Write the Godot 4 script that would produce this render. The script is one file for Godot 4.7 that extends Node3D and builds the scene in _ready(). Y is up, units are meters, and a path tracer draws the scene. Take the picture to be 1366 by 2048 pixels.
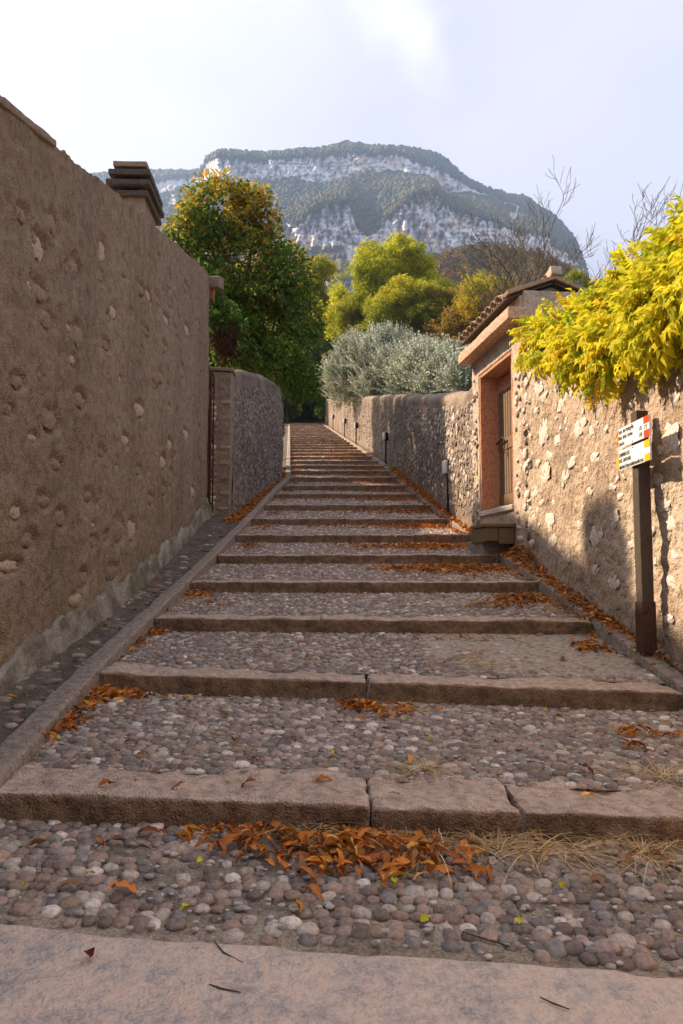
extends Node3D
# A stepped cobbled lane between old plastered walls, climbing towards a cliffed mountain.
# Units are metres; "depth" d is the distance up the lane (d = -z).

var rng := RandomNumberGenerator.new()
var na := FastNoiseLite.new()
var nb := FastNoiseLite.new()
var nr := FastNoiseLite.new()
var M := {}

# ---------------------------------------------------------------- lane layout
var SZ: Array[float] = []      # depth of each riser
var ST: Array[float] = []      # height of each step's edge
var SB: Array[float] = []      # height at the foot of each riser
var TILT := [-0.037, -0.034, -0.007]
const SD := 0.33               # depth of the stone edging of a step
var KL := [[-2, -0.95], [1.0, -1.05], [2.64, -1.2], [4.32, -1.41], [6, -1.52], [7.68, -1.57], [11, -1.58], [14.4, -1.51], [17.76, -1.43], [19.44, -1.34], [24, -1.66], [28, -1.94], [36, -2.5], [44, -3.06], [56, -3.9], [60, -4.3], [64, -4.8]]
var KR := [[-2, 1.7], [1.0, 1.75], [2.64, 1.86], [4.32, 1.96], [6, 2.0], [7.68, 2.03], [9.36, 1.97], [11, 1.92], [12.72, 1.8], [14.4, 1.73], [16.08, 1.61], [17.76, 1.51], [19.44, 1.43], [24, 1.24], [28, 0.92], [32, 0.59], [36, 0.27], [40, -0.05], [48, -0.69], [56, -1.34], [60, -1.5], [64, -1.6]]
var LW := [[-3, -1.31], [3.84, -1.76], [13.04, -2.36]]
var LT := [[-3, 1.9], [1.5, 2.62], [3.67, 3.29], [4.01, 3.41], [4.49, 3.55], [5.2, 3.76], [6.26, 4.11], [8.49, 4.79], [11.7, 5.79], [12.9, 6.1], [14, 6.3]]
var LW2 := [[13.16, -1.96], [14.83, -1.85], [17.2, -1.68], [18.9, -1.56], [19.9, -1.58], [20.6, -1.8], [21.2, -2.3]]
var LT2 := [[13.16, 4.46], [14.83, 4.9], [17.2, 5.4], [18.9, 5.62], [19.7, 5.5], [20.4, 5.25], [21.2, 5.0]]
var RW := [[-3, 2.03], [3, 2.1], [9.2, 2.18]]
var RT := [[-3, 1.9], [3, 2.45], [5, 2.75], [7, 3.05], [9, 3.6]]
var RW2 := [[10.7, 1.97], [11.3, 1.96], [13.05, 1.9], [16.6, 1.77], [20, 1.64], [23.5, 1.5], [28, 1.18], [36, 0.55], [48, -0.4], [60, -1.3]]


func pl(a: Array, t: float) -> float:
	if t <= a[0][0]:
		return a[0][1]
	for i in range(1, a.size()):
		if t <= a[i][0]:
			return lerpf(a[i - 1][1], a[i][1], (t - a[i - 1][0]) / (a[i][0] - a[i - 1][0]))
	return a[-1][1]


func line_h(d: float) -> float:      # the line through the step edges
	if d <= SZ[0]:
		return 0.093 - (SZ[0] - d) * 0.06
	var n := SZ.size()
	if d >= SZ[n - 1]:
		return ST[n - 1] + (d - SZ[n - 1]) * 0.08
	var k := (d - SZ[0]) / 1.68
	var i := mini(int(k), n - 2)
	return lerpf(ST[i], ST[i + 1], k - i)


func tilt(d: float) -> float:
	var k := clampf((d - SZ[0]) / 1.68, 0.0, 3.0)
	var t := [TILT[0], TILT[1], TILT[2], 0.0, 0.0]
	return lerpf(t[int(k)], t[int(k) + 1], k - int(k))


func slab_edge(x: float) -> float:
	return 1.865 - 0.103 * x + 0.02 * sin(x * 3.1)


func tread_h(i: int, d: float) -> float:   # tread above step i (i = -1: the strip before the first step)
	if i < 0:
		return SB[0] - 0.01 * (SZ[0] - d)
	var d0 := SZ[i] + SD
	if i >= SZ.size() - 1:
		return ST[i] + (d - d0) * 0.08
	return lerpf(ST[i] - 0.008, SB[i + 1], clampf((d - d0) / (SZ[i + 1] - d0), 0.0, 1.0))


func surf(x: float, d: float) -> float:    # what a leaf would land on
	var l := pl(KL, d)
	var r := pl(KR, d)
	if x < l:
		return line_h(d) + tilt(d) * x - 0.03
	if x > r + 0.12:
		return verge_h(x, d)
	if x > r:
		return line_h(d) + tilt(d) * x
	var i := -1
	for k in SZ.size():
		if SZ[k] <= d:
			i = k
	if i >= 0 and d < SZ[i] + SD:
		return ST[i] + tilt(d) * x
	return tread_h(i, d) + tilt(d) * x + 0.012


func right_wall(d: float) -> float:
	return pl(RW, d) if d < 9.2 else pl(RW2, maxf(d, 10.7)) if d > 10.7 else lerpf(2.17, 1.97, (d - 9.2) / 1.5)


func verge_h(x: float, d: float) -> float:
	var r := pl(KR, d) + 0.12
	var w := right_wall(d)
	var t := clampf((x - r) / maxf(w - r, 0.05), 0.0, 1.2)
	var rise := pl([[3, 0.02], [5, 0.03], [7, 0.08], [9, 0.13], [10.5, 0.2], [12, 0.16], [15, 0.06], [60, 0.03]], d)
	return line_h(d) + tilt(d) * r - 0.03 + rise * t + na.get_noise_2d(x * 60, d * 60) * 0.02


# ---------------------------------------------------------------- helpers
func tag(o: Node, label: String, category := "", group := "", kind := "") -> Node:
	if label:
		o.set_meta("label", label)
	if category:
		o.set_meta("category", category)
	if group:
		o.set_meta("group", group)
	if kind:
		o.set_meta("kind", kind)
	return o


func base(called: String, at := Vector3.ZERO, turn := 0.0) -> Node3D:
	var o := Node3D.new()
	o.name = called
	add_child(o, true)
	o.position = at
	o.rotation.y = turn
	return o


func put(called: String, mesh: Mesh, m: Material, parent: Node = null, t := Transform3D()) -> MeshInstance3D:
	var o := MeshInstance3D.new()
	o.name = called
	o.mesh = mesh
	o.material_override = m
	o.transform = t
	(parent if parent else self).add_child(o, true)
	return o


func scatter(called: String, mesh: Mesh, m: Material, parent: Node, xf: Array, cols: PackedColorArray) -> MultiMeshInstance3D:
	var mm := MultiMesh.new()
	mm.transform_format = MultiMesh.TRANSFORM_3D
	mm.use_colors = true
	mm.mesh = mesh
	mm.instance_count = xf.size()
	for i in xf.size():
		mm.set_instance_transform(i, xf[i])
		mm.set_instance_color(i, cols[i])
	var o := MultiMeshInstance3D.new()
	o.name = called
	o.multimesh = mm
	o.material_override = m
	o.set_meta("kind", "stuff")
	(parent if parent else self).add_child(o, true)
	return o


func arr_mesh(v: PackedVector3Array, idx: PackedInt32Array, n = null, c = null, uv = null) -> ArrayMesh:
	var a := []
	a.resize(Mesh.ARRAY_MAX)
	a[Mesh.ARRAY_VERTEX] = v
	a[Mesh.ARRAY_INDEX] = idx
	if n != null:
		a[Mesh.ARRAY_NORMAL] = n
	if c == null:      # plain white, so that materials may multiply by it
		c = PackedColorArray()
		c.resize(v.size())
		c.fill(Color.WHITE)
	a[Mesh.ARRAY_COLOR] = c
	if uv != null:
		a[Mesh.ARRAY_TEX_UV] = uv
	var m := ArrayMesh.new()
	m.add_surface_from_arrays(Mesh.PRIMITIVE_TRIANGLES, a)
	return m


func smooth(v: PackedVector3Array, idx: PackedInt32Array) -> PackedVector3Array:
	var n := PackedVector3Array()
	n.resize(v.size())
	for k in range(0, idx.size(), 3):
		var a := v[idx[k]]
		var f := (v[idx[k + 2]] - a).cross(v[idx[k + 1]] - a)
		n[idx[k]] += f
		n[idx[k + 1]] += f
		n[idx[k + 2]] += f
	for k in n.size():
		n[k] = n[k].normalized()
	return n


# A grid of nu x nv cells; u runs to the right and v upwards as seen from outside.
func grid(nu: int, nv: int, v: PackedVector3Array, c = null) -> ArrayMesh:
	var idx := PackedInt32Array()
	idx.resize(nu * nv * 6)
	var k := 0
	var w := nv + 1
	for i in nu:
		for j in nv:
			var a := i * w + j
			idx[k] = a
			idx[k + 1] = a + 1
			idx[k + 2] = a + w + 1
			idx[k + 3] = a
			idx[k + 4] = a + w + 1
			idx[k + 5] = a + w
			k += 6
	return arr_mesh(v, idx, smooth(v, idx), c)


# A box with rounded, uneven edges. seg: target cell size, amp: unevenness.
func rbox(size: Vector3, r: float, seg: float, amp: float, sd: float, tint = null) -> ArrayMesh:
	var h := size * 0.5
	r = minf(r, minf(h.x, minf(h.y, h.z)) * 0.9)
	var cuts := []
	for ax in 3:
		var inner: float = h[ax] - r
		var n := clampi(int(ceil(2.0 * inner / seg)), 1, 60)
		var a := [-h[ax], -h[ax] + r * 0.35]
		for k in n + 1:
			a.append(-inner + 2.0 * inner * k / n)
		a.append(h[ax] - r * 0.35)
		a.append(h[ax])
		cuts.append(a)
	var v := PackedVector3Array()
	var idx := PackedInt32Array()
	var c := PackedColorArray()
	var seen := {}
	for face in 6:
		var ax := face / 2
		var s := 1.0 if face % 2 == 0 else -1.0
		var u: int = (ax + 1) % 3
		var w: int = (ax + 2) % 3
		var cu: Array = cuts[u]
		var cw: Array = cuts[w]
		var ids := []
		for i in cu.size():
			for j in cw.size():
				var p := Vector3.ZERO
				p[ax] = s * h[ax]
				p[u] = cu[i]
				p[w] = cw[j]
				var key := Vector3i((p * 20000.0).round())
				if not seen.has(key):
					var q := p.clamp(-h + Vector3.ONE * r, h - Vector3.ONE * r)
					var dir := (p - q).normalized()
					var o := q + dir * r
					var nz := p * 1.0 + Vector3(sd * 13.7, sd * 3.1, sd * 7.3)
					o += dir * (na.get_noise_3dv(nz * 14.0) * amp + nb.get_noise_3dv(nz * 60.0) * amp * 0.7)
					seen[key] = v.size()
					v.append(o)
					if tint is Callable:
						c.append(tint.call(o, dir))
				ids.append(seen[key])
		var m := cw.size()
		for i in cu.size() - 1:
			for j in m - 1:
				var q0: int = ids[i * m + j]
				var q1: int = ids[(i + 1) * m + j]
				var q2: int = ids[(i + 1) * m + j + 1]
				var q3: int = ids[i * m + j + 1]
				if s > 0:
					idx.append_array([q0, q2, q1, q0, q3, q2])
				else:
					idx.append_array([q0, q1, q2, q0, q2, q3])
	return arr_mesh(v, idx, smooth(v, idx), c if tint is Callable else null)


func box(size: Vector3, bevel := 0.004) -> ArrayMesh:
	return rbox(size, bevel, 9.0, 0.0, 0.0)


func tube(v: PackedVector3Array, idx: PackedInt32Array, pts: Array, radii: Array, sides := 6) -> void:
	var first := v.size()
	var up := Vector3(0.13, 0.9, 0.31).normalized()
	for k in pts.size():
		var dir: Vector3 = (pts[mini(k + 1, pts.size() - 1)] - pts[maxi(k - 1, 0)]).normalized()
		var a := dir.cross(up)
		if a.length() < 0.1:
			a = dir.cross(Vector3.RIGHT)
		a = a.normalized()
		var b := a.cross(dir)
		for s in sides:
			var t := TAU * s / sides
			v.append(pts[k] + (a * cos(t) + b * sin(t)) * radii[k])
	for k in pts.size() - 1:
		for s in sides:
			var a := first + k * sides + s
			var b := first + k * sides + (s + 1) % sides
			idx.append_array([a, b, b + sides, a, b + sides, a + sides])


func tube_mesh(pts: Array, radii: Array, sides := 6) -> ArrayMesh:
	var v := PackedVector3Array()
	var idx := PackedInt32Array()
	tube(v, idx, pts, radii, sides)
	return arr_mesh(v, idx, smooth(v, idx))


# an irregular pebble: full sphere, few triangles
func pebble(sd: int, segs := 8, rings := 5, rough := 0.16) -> ArrayMesh:
	var v := PackedVector3Array()
	var idx := PackedInt32Array()
	for j in rings + 1:
		var t := PI * j / rings
		for s in segs:
			var a := TAU * s / segs
			var p := Vector3(sin(t) * cos(a), cos(t), sin(t) * sin(a))
			p *= 1.0 + na.get_noise_3dv(p * 22.0 + Vector3(sd * 31, 0, 0)) * rough * 2.0
			p.x = signf(p.x) * pow(absf(p.x), 0.9)
			p.z = signf(p.z) * pow(absf(p.z), 0.9)
			v.append(p)
	for j in rings:
		for s in segs:
			var a := j * segs + s
			var b := j * segs + (s + 1) % segs
			idx.append_array([a, b, b + segs, a, b + segs, a + segs])
	return arr_mesh(v, idx, smooth(v, idx))


# ---------------------------------------------------------------- textures and materials
func field(size: int, layers: Array, sd: int) -> PackedFloat32Array:
	var f := PackedFloat32Array()
	f.resize(size * size)
	var total := 0.0
	for l in layers:
		var n := FastNoiseLite.new()
		n.seed = sd + int(l[0] * 1000)
		n.frequency = l[0]
		n.fractal_octaves = l[1]
		n.noise_type = l[3] if l.size() > 3 else FastNoiseLite.TYPE_SIMPLEX_SMOOTH
		if l.size() > 4:
			n.fractal_type = l[4]
		var b := n.get_seamless_image(size, size).get_data()
		var w: float = l[2] / 255.0
		total += absf(l[2])
		for i in f.size():
			f[i] += b[i] * w
	var lo := 1e9
	var hi := -1e9
	for x in f:
		lo = minf(lo, x)
		hi = maxf(hi, x)
	for i in f.size():
		f[i] = (f[i] - lo) / (hi - lo)
	return f


func color_tex(f: PackedFloat32Array, size: int, stops: Array) -> ImageTexture:
	var g := Gradient.new()
	var off := PackedFloat32Array()
	var cols := PackedColorArray()
	for s in stops:
		off.append(s[0])
		cols.append(Color(s[1], s[2], s[3]).linear_to_srgb())
	g.offsets = off
	g.colors = cols
	var lut := PackedByteArray()
	for i in 256:
		var c := g.sample(i / 255.0)
		lut.append_array([int(c.r * 255), int(c.g * 255), int(c.b * 255)])
	var out := PackedByteArray()
	out.resize(size * size * 3)
	for i in f.size():
		var k := int(f[i] * 255.0) * 3
		out[i * 3] = lut[k]
		out[i * 3 + 1] = lut[k + 1]
		out[i * 3 + 2] = lut[k + 2]
	return ImageTexture.create_from_image(Image.create_from_data(size, size, false, Image.FORMAT_RGB8, out))


func height_tex(f: PackedFloat32Array, size: int, lo := 0.0, hi := 1.0) -> ImageTexture:
	var out := PackedByteArray()
	out.resize(size * size)
	for i in f.size():
		out[i] = int(clampf((f[i] - lo) / (hi - lo), 0.0, 1.0) * 255.0)
	return ImageTexture.create_from_image(Image.create_from_data(size, size, false, Image.FORMAT_L8, out))


func mat(called: String, lin: Color, rough := 0.9, albedo: Texture2D = null, height: Texture2D = null, cm := 0.5, scale := Vector3.ONE, world := true) -> StandardMaterial3D:
	var m := StandardMaterial3D.new()
	m.resource_name = called
	m.albedo_color = lin.linear_to_srgb()
	m.roughness = rough
	m.metallic_specular = 0.35
	m.vertex_color_use_as_albedo = true
	m.cull_mode = BaseMaterial3D.CULL_DISABLED
	if albedo:
		m.albedo_texture = albedo
	if height:
		m.heightmap_enabled = true
		m.heightmap_texture = height
		m.heightmap_scale = cm
	if albedo or height:
		m.uv1_triplanar = true
		m.uv1_world_triplanar = world
		m.uv1_scale = scale
		m.uv1_triplanar_sharpness = 4.0
	M[called] = m
	return m


func leaf_mat(called: String, back: float, rough := 0.55) -> StandardMaterial3D:
	var m := mat(called, Color.WHITE, rough)
	m.metallic_specular = 0.2
	m.backlight_enabled = true
	m.backlight = Color(back, back, back)
	return m


func make_materials() -> void:
	# multiplicative detail maps average about 0.75..1.2 of the colour they are laid on
	var s := 512
	var fp := field(s, [[0.012, 4, 0.7], [0.09, 3, 0.55], [0.02, 2, 0.5, FastNoiseLite.TYPE_SIMPLEX_SMOOTH, FastNoiseLite.FRACTAL_RIDGED]], 3)
	var tp := color_tex(fp, s, [[0.0, 0.42, 0.38, 0.33], [0.3, 0.66, 0.63, 0.58], [0.5, 0.84, 0.82, 0.78], [0.75, 0.98, 0.97, 0.95], [1.0, 1.0, 1.0, 1.0]])
	var fh := field(s, [[0.03, 4, 0.8], [0.14, 2, 0.5], [0.05, 2, -0.7, FastNoiseLite.TYPE_CELLULAR]], 8)
	var th := height_tex(fh, s, 0.1, 0.9)
	var fs := field(s, [[0.02, 5, 0.8], [0.12, 3, 0.45]], 21)
	var ts := color_tex(fs, s, [[0.0, 0.4, 0.36, 0.34], [0.32, 0.7, 0.66, 0.64], [0.5, 0.86, 0.8, 0.76], [0.68, 1.0, 0.93, 0.86], [1.0, 1.0, 0.99, 0.97]])
	# pink marble slab: grey and salmon cloudings
	var fm := field(s, [[0.012, 5, 0.7], [0.05, 4, 0.75], [0.18, 2, 0.5]], 33)
	var tm := color_tex(fm, s, [[0.0, 0.2, 0.175, 0.155], [0.28, 0.32, 0.275, 0.245], [0.42, 0.38, 0.325, 0.29], [0.52, 0.43, 0.35, 0.295], [0.62, 0.5, 0.37, 0.285], [0.72, 0.47, 0.4, 0.35], [0.85, 0.4, 0.355, 0.325], [1.0, 0.58, 0.53, 0.5]])
	var fg := field(s, [[0.05, 3, 0.6], [0.16, 3, 0.6], [0.012, 3, 0.5]], 41)
	var fl := field(s, [[0.02, 5, 0.8], [0.1, 3, 0.45], [0.22, 2, 0.3]], 71)
	var tl := height_tex(fl, s, 0.15, 0.85)
	var tg := color_tex(fg, s, [[0.0, 0.3, 0.27, 0.24], [0.4, 0.62, 0.58, 0.53], [0.6, 0.9, 0.86, 0.8], [1.0, 1.0, 1.0, 1.0]])
	var tgh := height_tex(fg, s, 0.1, 0.9)
	var fw := field(s, [[0.02, 3, 0.7], [0.2, 3, 0.5]], 51)
	var tw := color_tex(fw, s, [[0.0, 0.35, 0.33, 0.3], [0.45, 0.75, 0.72, 0.7], [1.0, 1.0, 0.98, 0.95]])
	var fr := field(s, [[0.01, 5, 0.8], [0.04, 4, 0.7, FastNoiseLite.TYPE_SIMPLEX_SMOOTH, FastNoiseLite.FRACTAL_RIDGED]], 61)
	var tr := color_tex(fr, s, [[0.0, 1.0, 1.0, 1.0], [0.5, 0.97, 0.96, 0.95], [0.75, 0.8, 0.79, 0.78], [1.0, 0.5, 0.5, 0.5]])
	var v1 := Vector3.ONE
	mat("brown_plaster", Color(0.385, 0.295, 0.222), 0.95, tp, tl, 2.4, v1 * 1.1)
	mat("tan_plaster", Color(0.52, 0.42, 0.33), 0.95, tp, th, 1.8, v1 * 0.75)
	mat("grey_rubble", Color(0.38, 0.31, 0.255), 0.95, tp, th, 2.0, v1 * 0.9)
	mat("plinth_mortar", Color(0.4, 0.37, 0.33), 0.95, tp, th, 1.2, v1 * 1.1)
	mat("portal_plaster", Color(0.6, 0.48, 0.37), 0.95, tp, th, 0.9, v1 * 1.1)
	mat("grey_render", Color(0.36, 0.32, 0.27), 0.95, tp, th, 0.5, v1 * 1.1)
	mat("wall_stone", Color(0.8, 0.73, 0.65), 0.85, ts, th, 0.6, v1 * 2.5)
	mat("beige_stone", Color(0.56, 0.46, 0.37), 0.9, ts, th, 0.6, v1 * 2.5)
	mat("dull_stone", Color(0.34, 0.265, 0.2), 0.9, ts, th, 0.6, v1 * 2.5)
	mat("red_stone", Color(0.6, 0.315, 0.17), 0.85, ts, th, 0.5, v1 * 1.6)
	mat("pink_stone", Color(0.66, 0.46, 0.33), 0.85, ts, th, 0.8, v1 * 1.4)
	mat("step_stone", Color(0.8, 0.69, 0.595), 0.9, ts, tl, 2.2, v1 * 1.5)
	mat("kerb_stone", Color(0.46, 0.395, 0.33), 0.92, ts, tl, 2.2, v1 * 1.6)
	mat("slab_marble", Color(1.36, 1.31, 1.25), 0.8, tm, tl, 0.9, v1 * 1.0)
	mat("mortar_bed", Color(0.62, 0.55, 0.47), 0.95, tg, tgh, 1.0, v1 * 2.2)
	mat("dirt", Color(0.23, 0.19, 0.15), 0.97, tg, tgh, 1.2, v1 * 1.6)
	mat("cobble_mix", Color.WHITE, 0.7, ts, tl, 0.35, v1 * 5.0)
	mat("roof_clay", Color(0.5, 0.36, 0.25), 0.9, ts, th, 0.5, v1 * 2.0)
	mat("chimney_tile", Color(0.1, 0.09, 0.08), 0.9, ts, th, 0.6, v1 * 2.0)
	mat("old_wood", Color(0.115, 0.088, 0.066), 0.85, tw, height_tex(fw, s), 0.3, Vector3(9, 0.9, 9), false)
	mat("grey_wood", Color(0.24, 0.19, 0.14), 0.85, tw, M["old_wood"].heightmap_texture, 0.3, Vector3(9, 0.9, 9), false)
	mat("door_wood", Color(0.27, 0.16, 0.085), 0.75, tw, M["old_wood"].heightmap_texture, 0.2, Vector3(12, 0.8, 12), false)
	mat("step_wood", Color(0.26, 0.18, 0.1), 0.85, tw, M["old_wood"].heightmap_texture, 0.3, Vector3(9, 9, 0.9), false)
	mat("rust", Color(0.09, 0.045, 0.03), 0.75, ts, th, 0.2, v1 * 3.0)
	mat("iron", Color(0.03, 0.028, 0.026), 0.6)
	mat("black_metal", Color(0.012, 0.013, 0.014), 0.4)
	mat("diffuser", Color(0.62, 0.6, 0.58), 0.35)
	mat("sign_white", Color(0.78, 0.77, 0.75), 0.35)
	mat("sign_red", Color(0.78, 0.07, 0.015), 0.4)
	mat("sign_yellow", Color(0.85, 0.42, 0.01), 0.4)
	mat("ink", Color(0.02, 0.02, 0.022), 0.5)
	mat("bark", Color(0.12, 0.09, 0.065), 0.95, tw, th, 1.0, v1 * 1.5)
	mat("pale_bark", Color(0.17, 0.135, 0.085), 0.95, tw, th, 1.0, v1 * 1.5)
	mat("rock", Color(0.86, 0.84, 0.82), 0.95, tr, null, 0, Vector3(0.018, 0.007, 0.018))
	mat("scrub_soil", Color(1, 1, 1), 0.97, tp, null, 0, v1 * 0.02)
	leaf_mat("leaf", 0.95)
	leaf_mat("dry_leaf", 0.35, 0.7)
	leaf_mat("olive_leaf", 0.4, 0.5)
	leaf_mat("far_leaf", 0.5, 0.8)
	leaf_mat("straw", 0.4, 0.7)


# ---------------------------------------------------------------- ready
func _ready() -> void:
	rng.seed = 11
	na.seed = 5
	na.frequency = 0.1
	na.fractal_octaves = 3
	nb.seed = 9
	nb.frequency = 0.1
	nb.fractal_octaves = 2
	nr.seed = 14
	nr.frequency = 0.1
	nr.fractal_type = FastNoiseLite.FRACTAL_RIDGED
	nr.fractal_octaves = 4

	var cam := Camera3D.new()
	cam.name = "camera"
	cam.position = Vector3(0, 0.888, 0)
	cam.rotation.x = atan(116.0 / 1500.0)
	cam.fov = rad_to_deg(2.0 * atan(1024.0 / 1500.0))
	cam.near = 0.05
	cam.far = 8000
	add_child(cam)
	cam.current = true

	var sun := DirectionalLight3D.new()
	sun.name = "sun"
	var az := deg_to_rad(57.0)
	var el := deg_to_rad(39.0)
	var to_sun := Vector3(-sin(az) * cos(el), sin(el), -cos(az) * cos(el))
	sun.look_at_from_position(Vector3.ZERO, -to_sun)
	sun.light_color = Color(1.0, 0.9, 0.78)
	sun.light_energy = 1.6
	sun.light_angular_distance = 1.4
	sun.shadow_enabled = true
	add_child(sun)

	var env := Environment.new()
	env.background_mode = Environment.BG_SKY
	var sky := Sky.new()
	sky.sky_material = make_sky(to_sun)
	env.sky = sky
	env.background_energy_multiplier = 1.0
	env.tonemap_mode = Environment.TONE_MAPPER_LINEAR
	env.tonemap_exposure = 3.05
	env.fog_enabled = true
	env.fog_density = 0.0003
	env.fog_light_color = Color(0.7, 0.82, 1.0)
	env.sdfgi_enabled = true
	env.ssao_enabled = true
	env.ssil_enabled = true
	var we := WorldEnvironment.new()
	we.name = "world_environment"
	we.environment = env
	add_child(we)

	var tops := [0.093, 0.265, 0.5, 0.771, 1.081, 1.409, 1.761, 2.147, 2.531, 2.9, 3.307]
	var feet := [-0.011, 0.148, 0.382, 0.649, 0.956, 1.277, 1.642, 2.021, 2.412, 2.763, 3.17]
	for i in 35:
		SZ.append(2.64 + 1.68 * i)
		if i < 11:
			ST.append(tops[i])
			SB.append(feet[i])
		else:
			ST.append(3.307 + (i - 10) * 0.391)
			SB.append(ST[i] - 0.125)

	make_materials()
	build_terrain()
	build_mountain()
	build_lane()
	build_left_house()
	build_left_wall()
	build_right_wall()
	build_gateway()
	build_far_wall()
	build_signpost()
	build_lamps()
	build_iron_gate()
	build_vegetation()
	build_litter()


func make_sky(to_sun: Vector3) -> PanoramaSkyMaterial:
	var w := 1024
	var h := 512
	var n := FastNoiseLite.new()
	n.seed = 77
	n.frequency = 1.6
	n.fractal_octaves = 5
	var data := PackedFloat32Array()
	data.resize(w * h * 3)
	var k := 0
	var puff := Vector3(0.084, 0.6, -0.795).normalized()
	for y in h:
		var t := PI * (y + 0.5) / h
		for x in w:
			var p := TAU * (x + 0.5) / w
			var d := Vector3(sin(t) * sin(p), cos(t), -sin(t) * cos(p))
			var up := maxf(d.y, 0.0)
			var c := Color(0.298, 0.293, 0.345).lerp(Color(0.215, 0.22, 0.305), pow(up, 0.9))
			var veil := n.get_noise_3d(d.x * 1.2 / (0.35 + up), d.y * 0.6, d.z * 1.2 / (0.35 + up))
			veil = clampf(0.5 + veil * 1.3, 0.0, 1.0)
			c = c.lerp(Color(0.35, 0.34, 0.37), veil * 0.6)
			var g := clampf(d.dot(to_sun), -1.0, 1.0)
			var ang := acos(g)
			var glow := exp(-pow(ang / 0.66, 1.7)) * 0.25 + exp(-ang / 0.16) * 1.6
			c = Color(c.r + glow * 1.0, c.g + glow * 0.97, c.b + glow * 0.86)
			var pd := d - puff
			var pv := n.get_noise_3d(d.x * 3.2, d.y * 3.2 + 7.0, d.z * 3.2)
			var blob := 1.0 - Vector2(pd.x / 0.075, pd.y / 0.06).length() + pv * 1.5
			if d.z < 0.0 and d.y > 0.2:
				c = c.lerp(Color(0.6, 0.58, 0.58), smoothstep(0.0, 1.5, blob) * 0.9)
			if d.y < 0.0:
				c = Color(0.3, 0.27, 0.25)
			data[k] = c.r
			data[k + 1] = c.g
			data[k + 2] = c.b
			k += 3
	var m := PanoramaSkyMaterial.new()
	m.panorama = ImageTexture.create_from_image(Image.create_from_data(w, h, false, Image.FORMAT_RGBF, data.to_byte_array()))
	return m


# ---------------------------------------------------------------- ground and mountain
func terrain_h(x: float, d: float) -> float:
	var h: float
	if d < 2.0:
		h = -0.35 + minf(d, 0.0) * 0.03
	elif d < 61.0:
		h = line_h(d) - 0.55
	else:
		h = line_h(61.0) - 0.55 + (d - 61.0) * 0.4
	if d > 500.0:
		h = minf(h, line_h(61.0) + 439.0 * 0.4 + (d - 500.0) * 0.1)
	var side := absf(x - pl([[0, 0], [60, -2], [500, 0]], d)) - 3.0
	if side > 0.0 and d > 61.0:
		h += na.get_noise_2d(x * 0.6, d * 0.6) * minf(side * 0.2, 6.0)
	return h


func build_terrain() -> void:
	var xs: Array[float] = []
	for k in range(-40, 41):
		xs.append(signf(k) * (absf(k) * 0.6 + pow(absf(k) / 8.0, 4.2) * 3.0))
	var ds: Array[float] = [-3000, -1000, -300, -100, -30, -12, -8]
	for k in 60:
		ds.append(-6.0 + k * 1.5)
	for k in 40:
		ds.append(84.0 + k * 3.0 + k * k * 1.2)
	var v := PackedVector3Array()
	var c := PackedColorArray()
	for x in xs:
		for d in ds:
			v.append(Vector3(x, terrain_h(x, d), -d))
			var t := clampf(0.5 + na.get_noise_2d(x * 0.9, d * 0.9), 0.0, 1.0)
			c.append(Color(0.08, 0.075, 0.03).lerp(Color(0.14, 0.1, 0.055), t))
	var o := put("ground", grid(xs.size() - 1, ds.size() - 1, v, c), M["scrub_soil"])
	tag(o, "", "", "", "structure")


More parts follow.
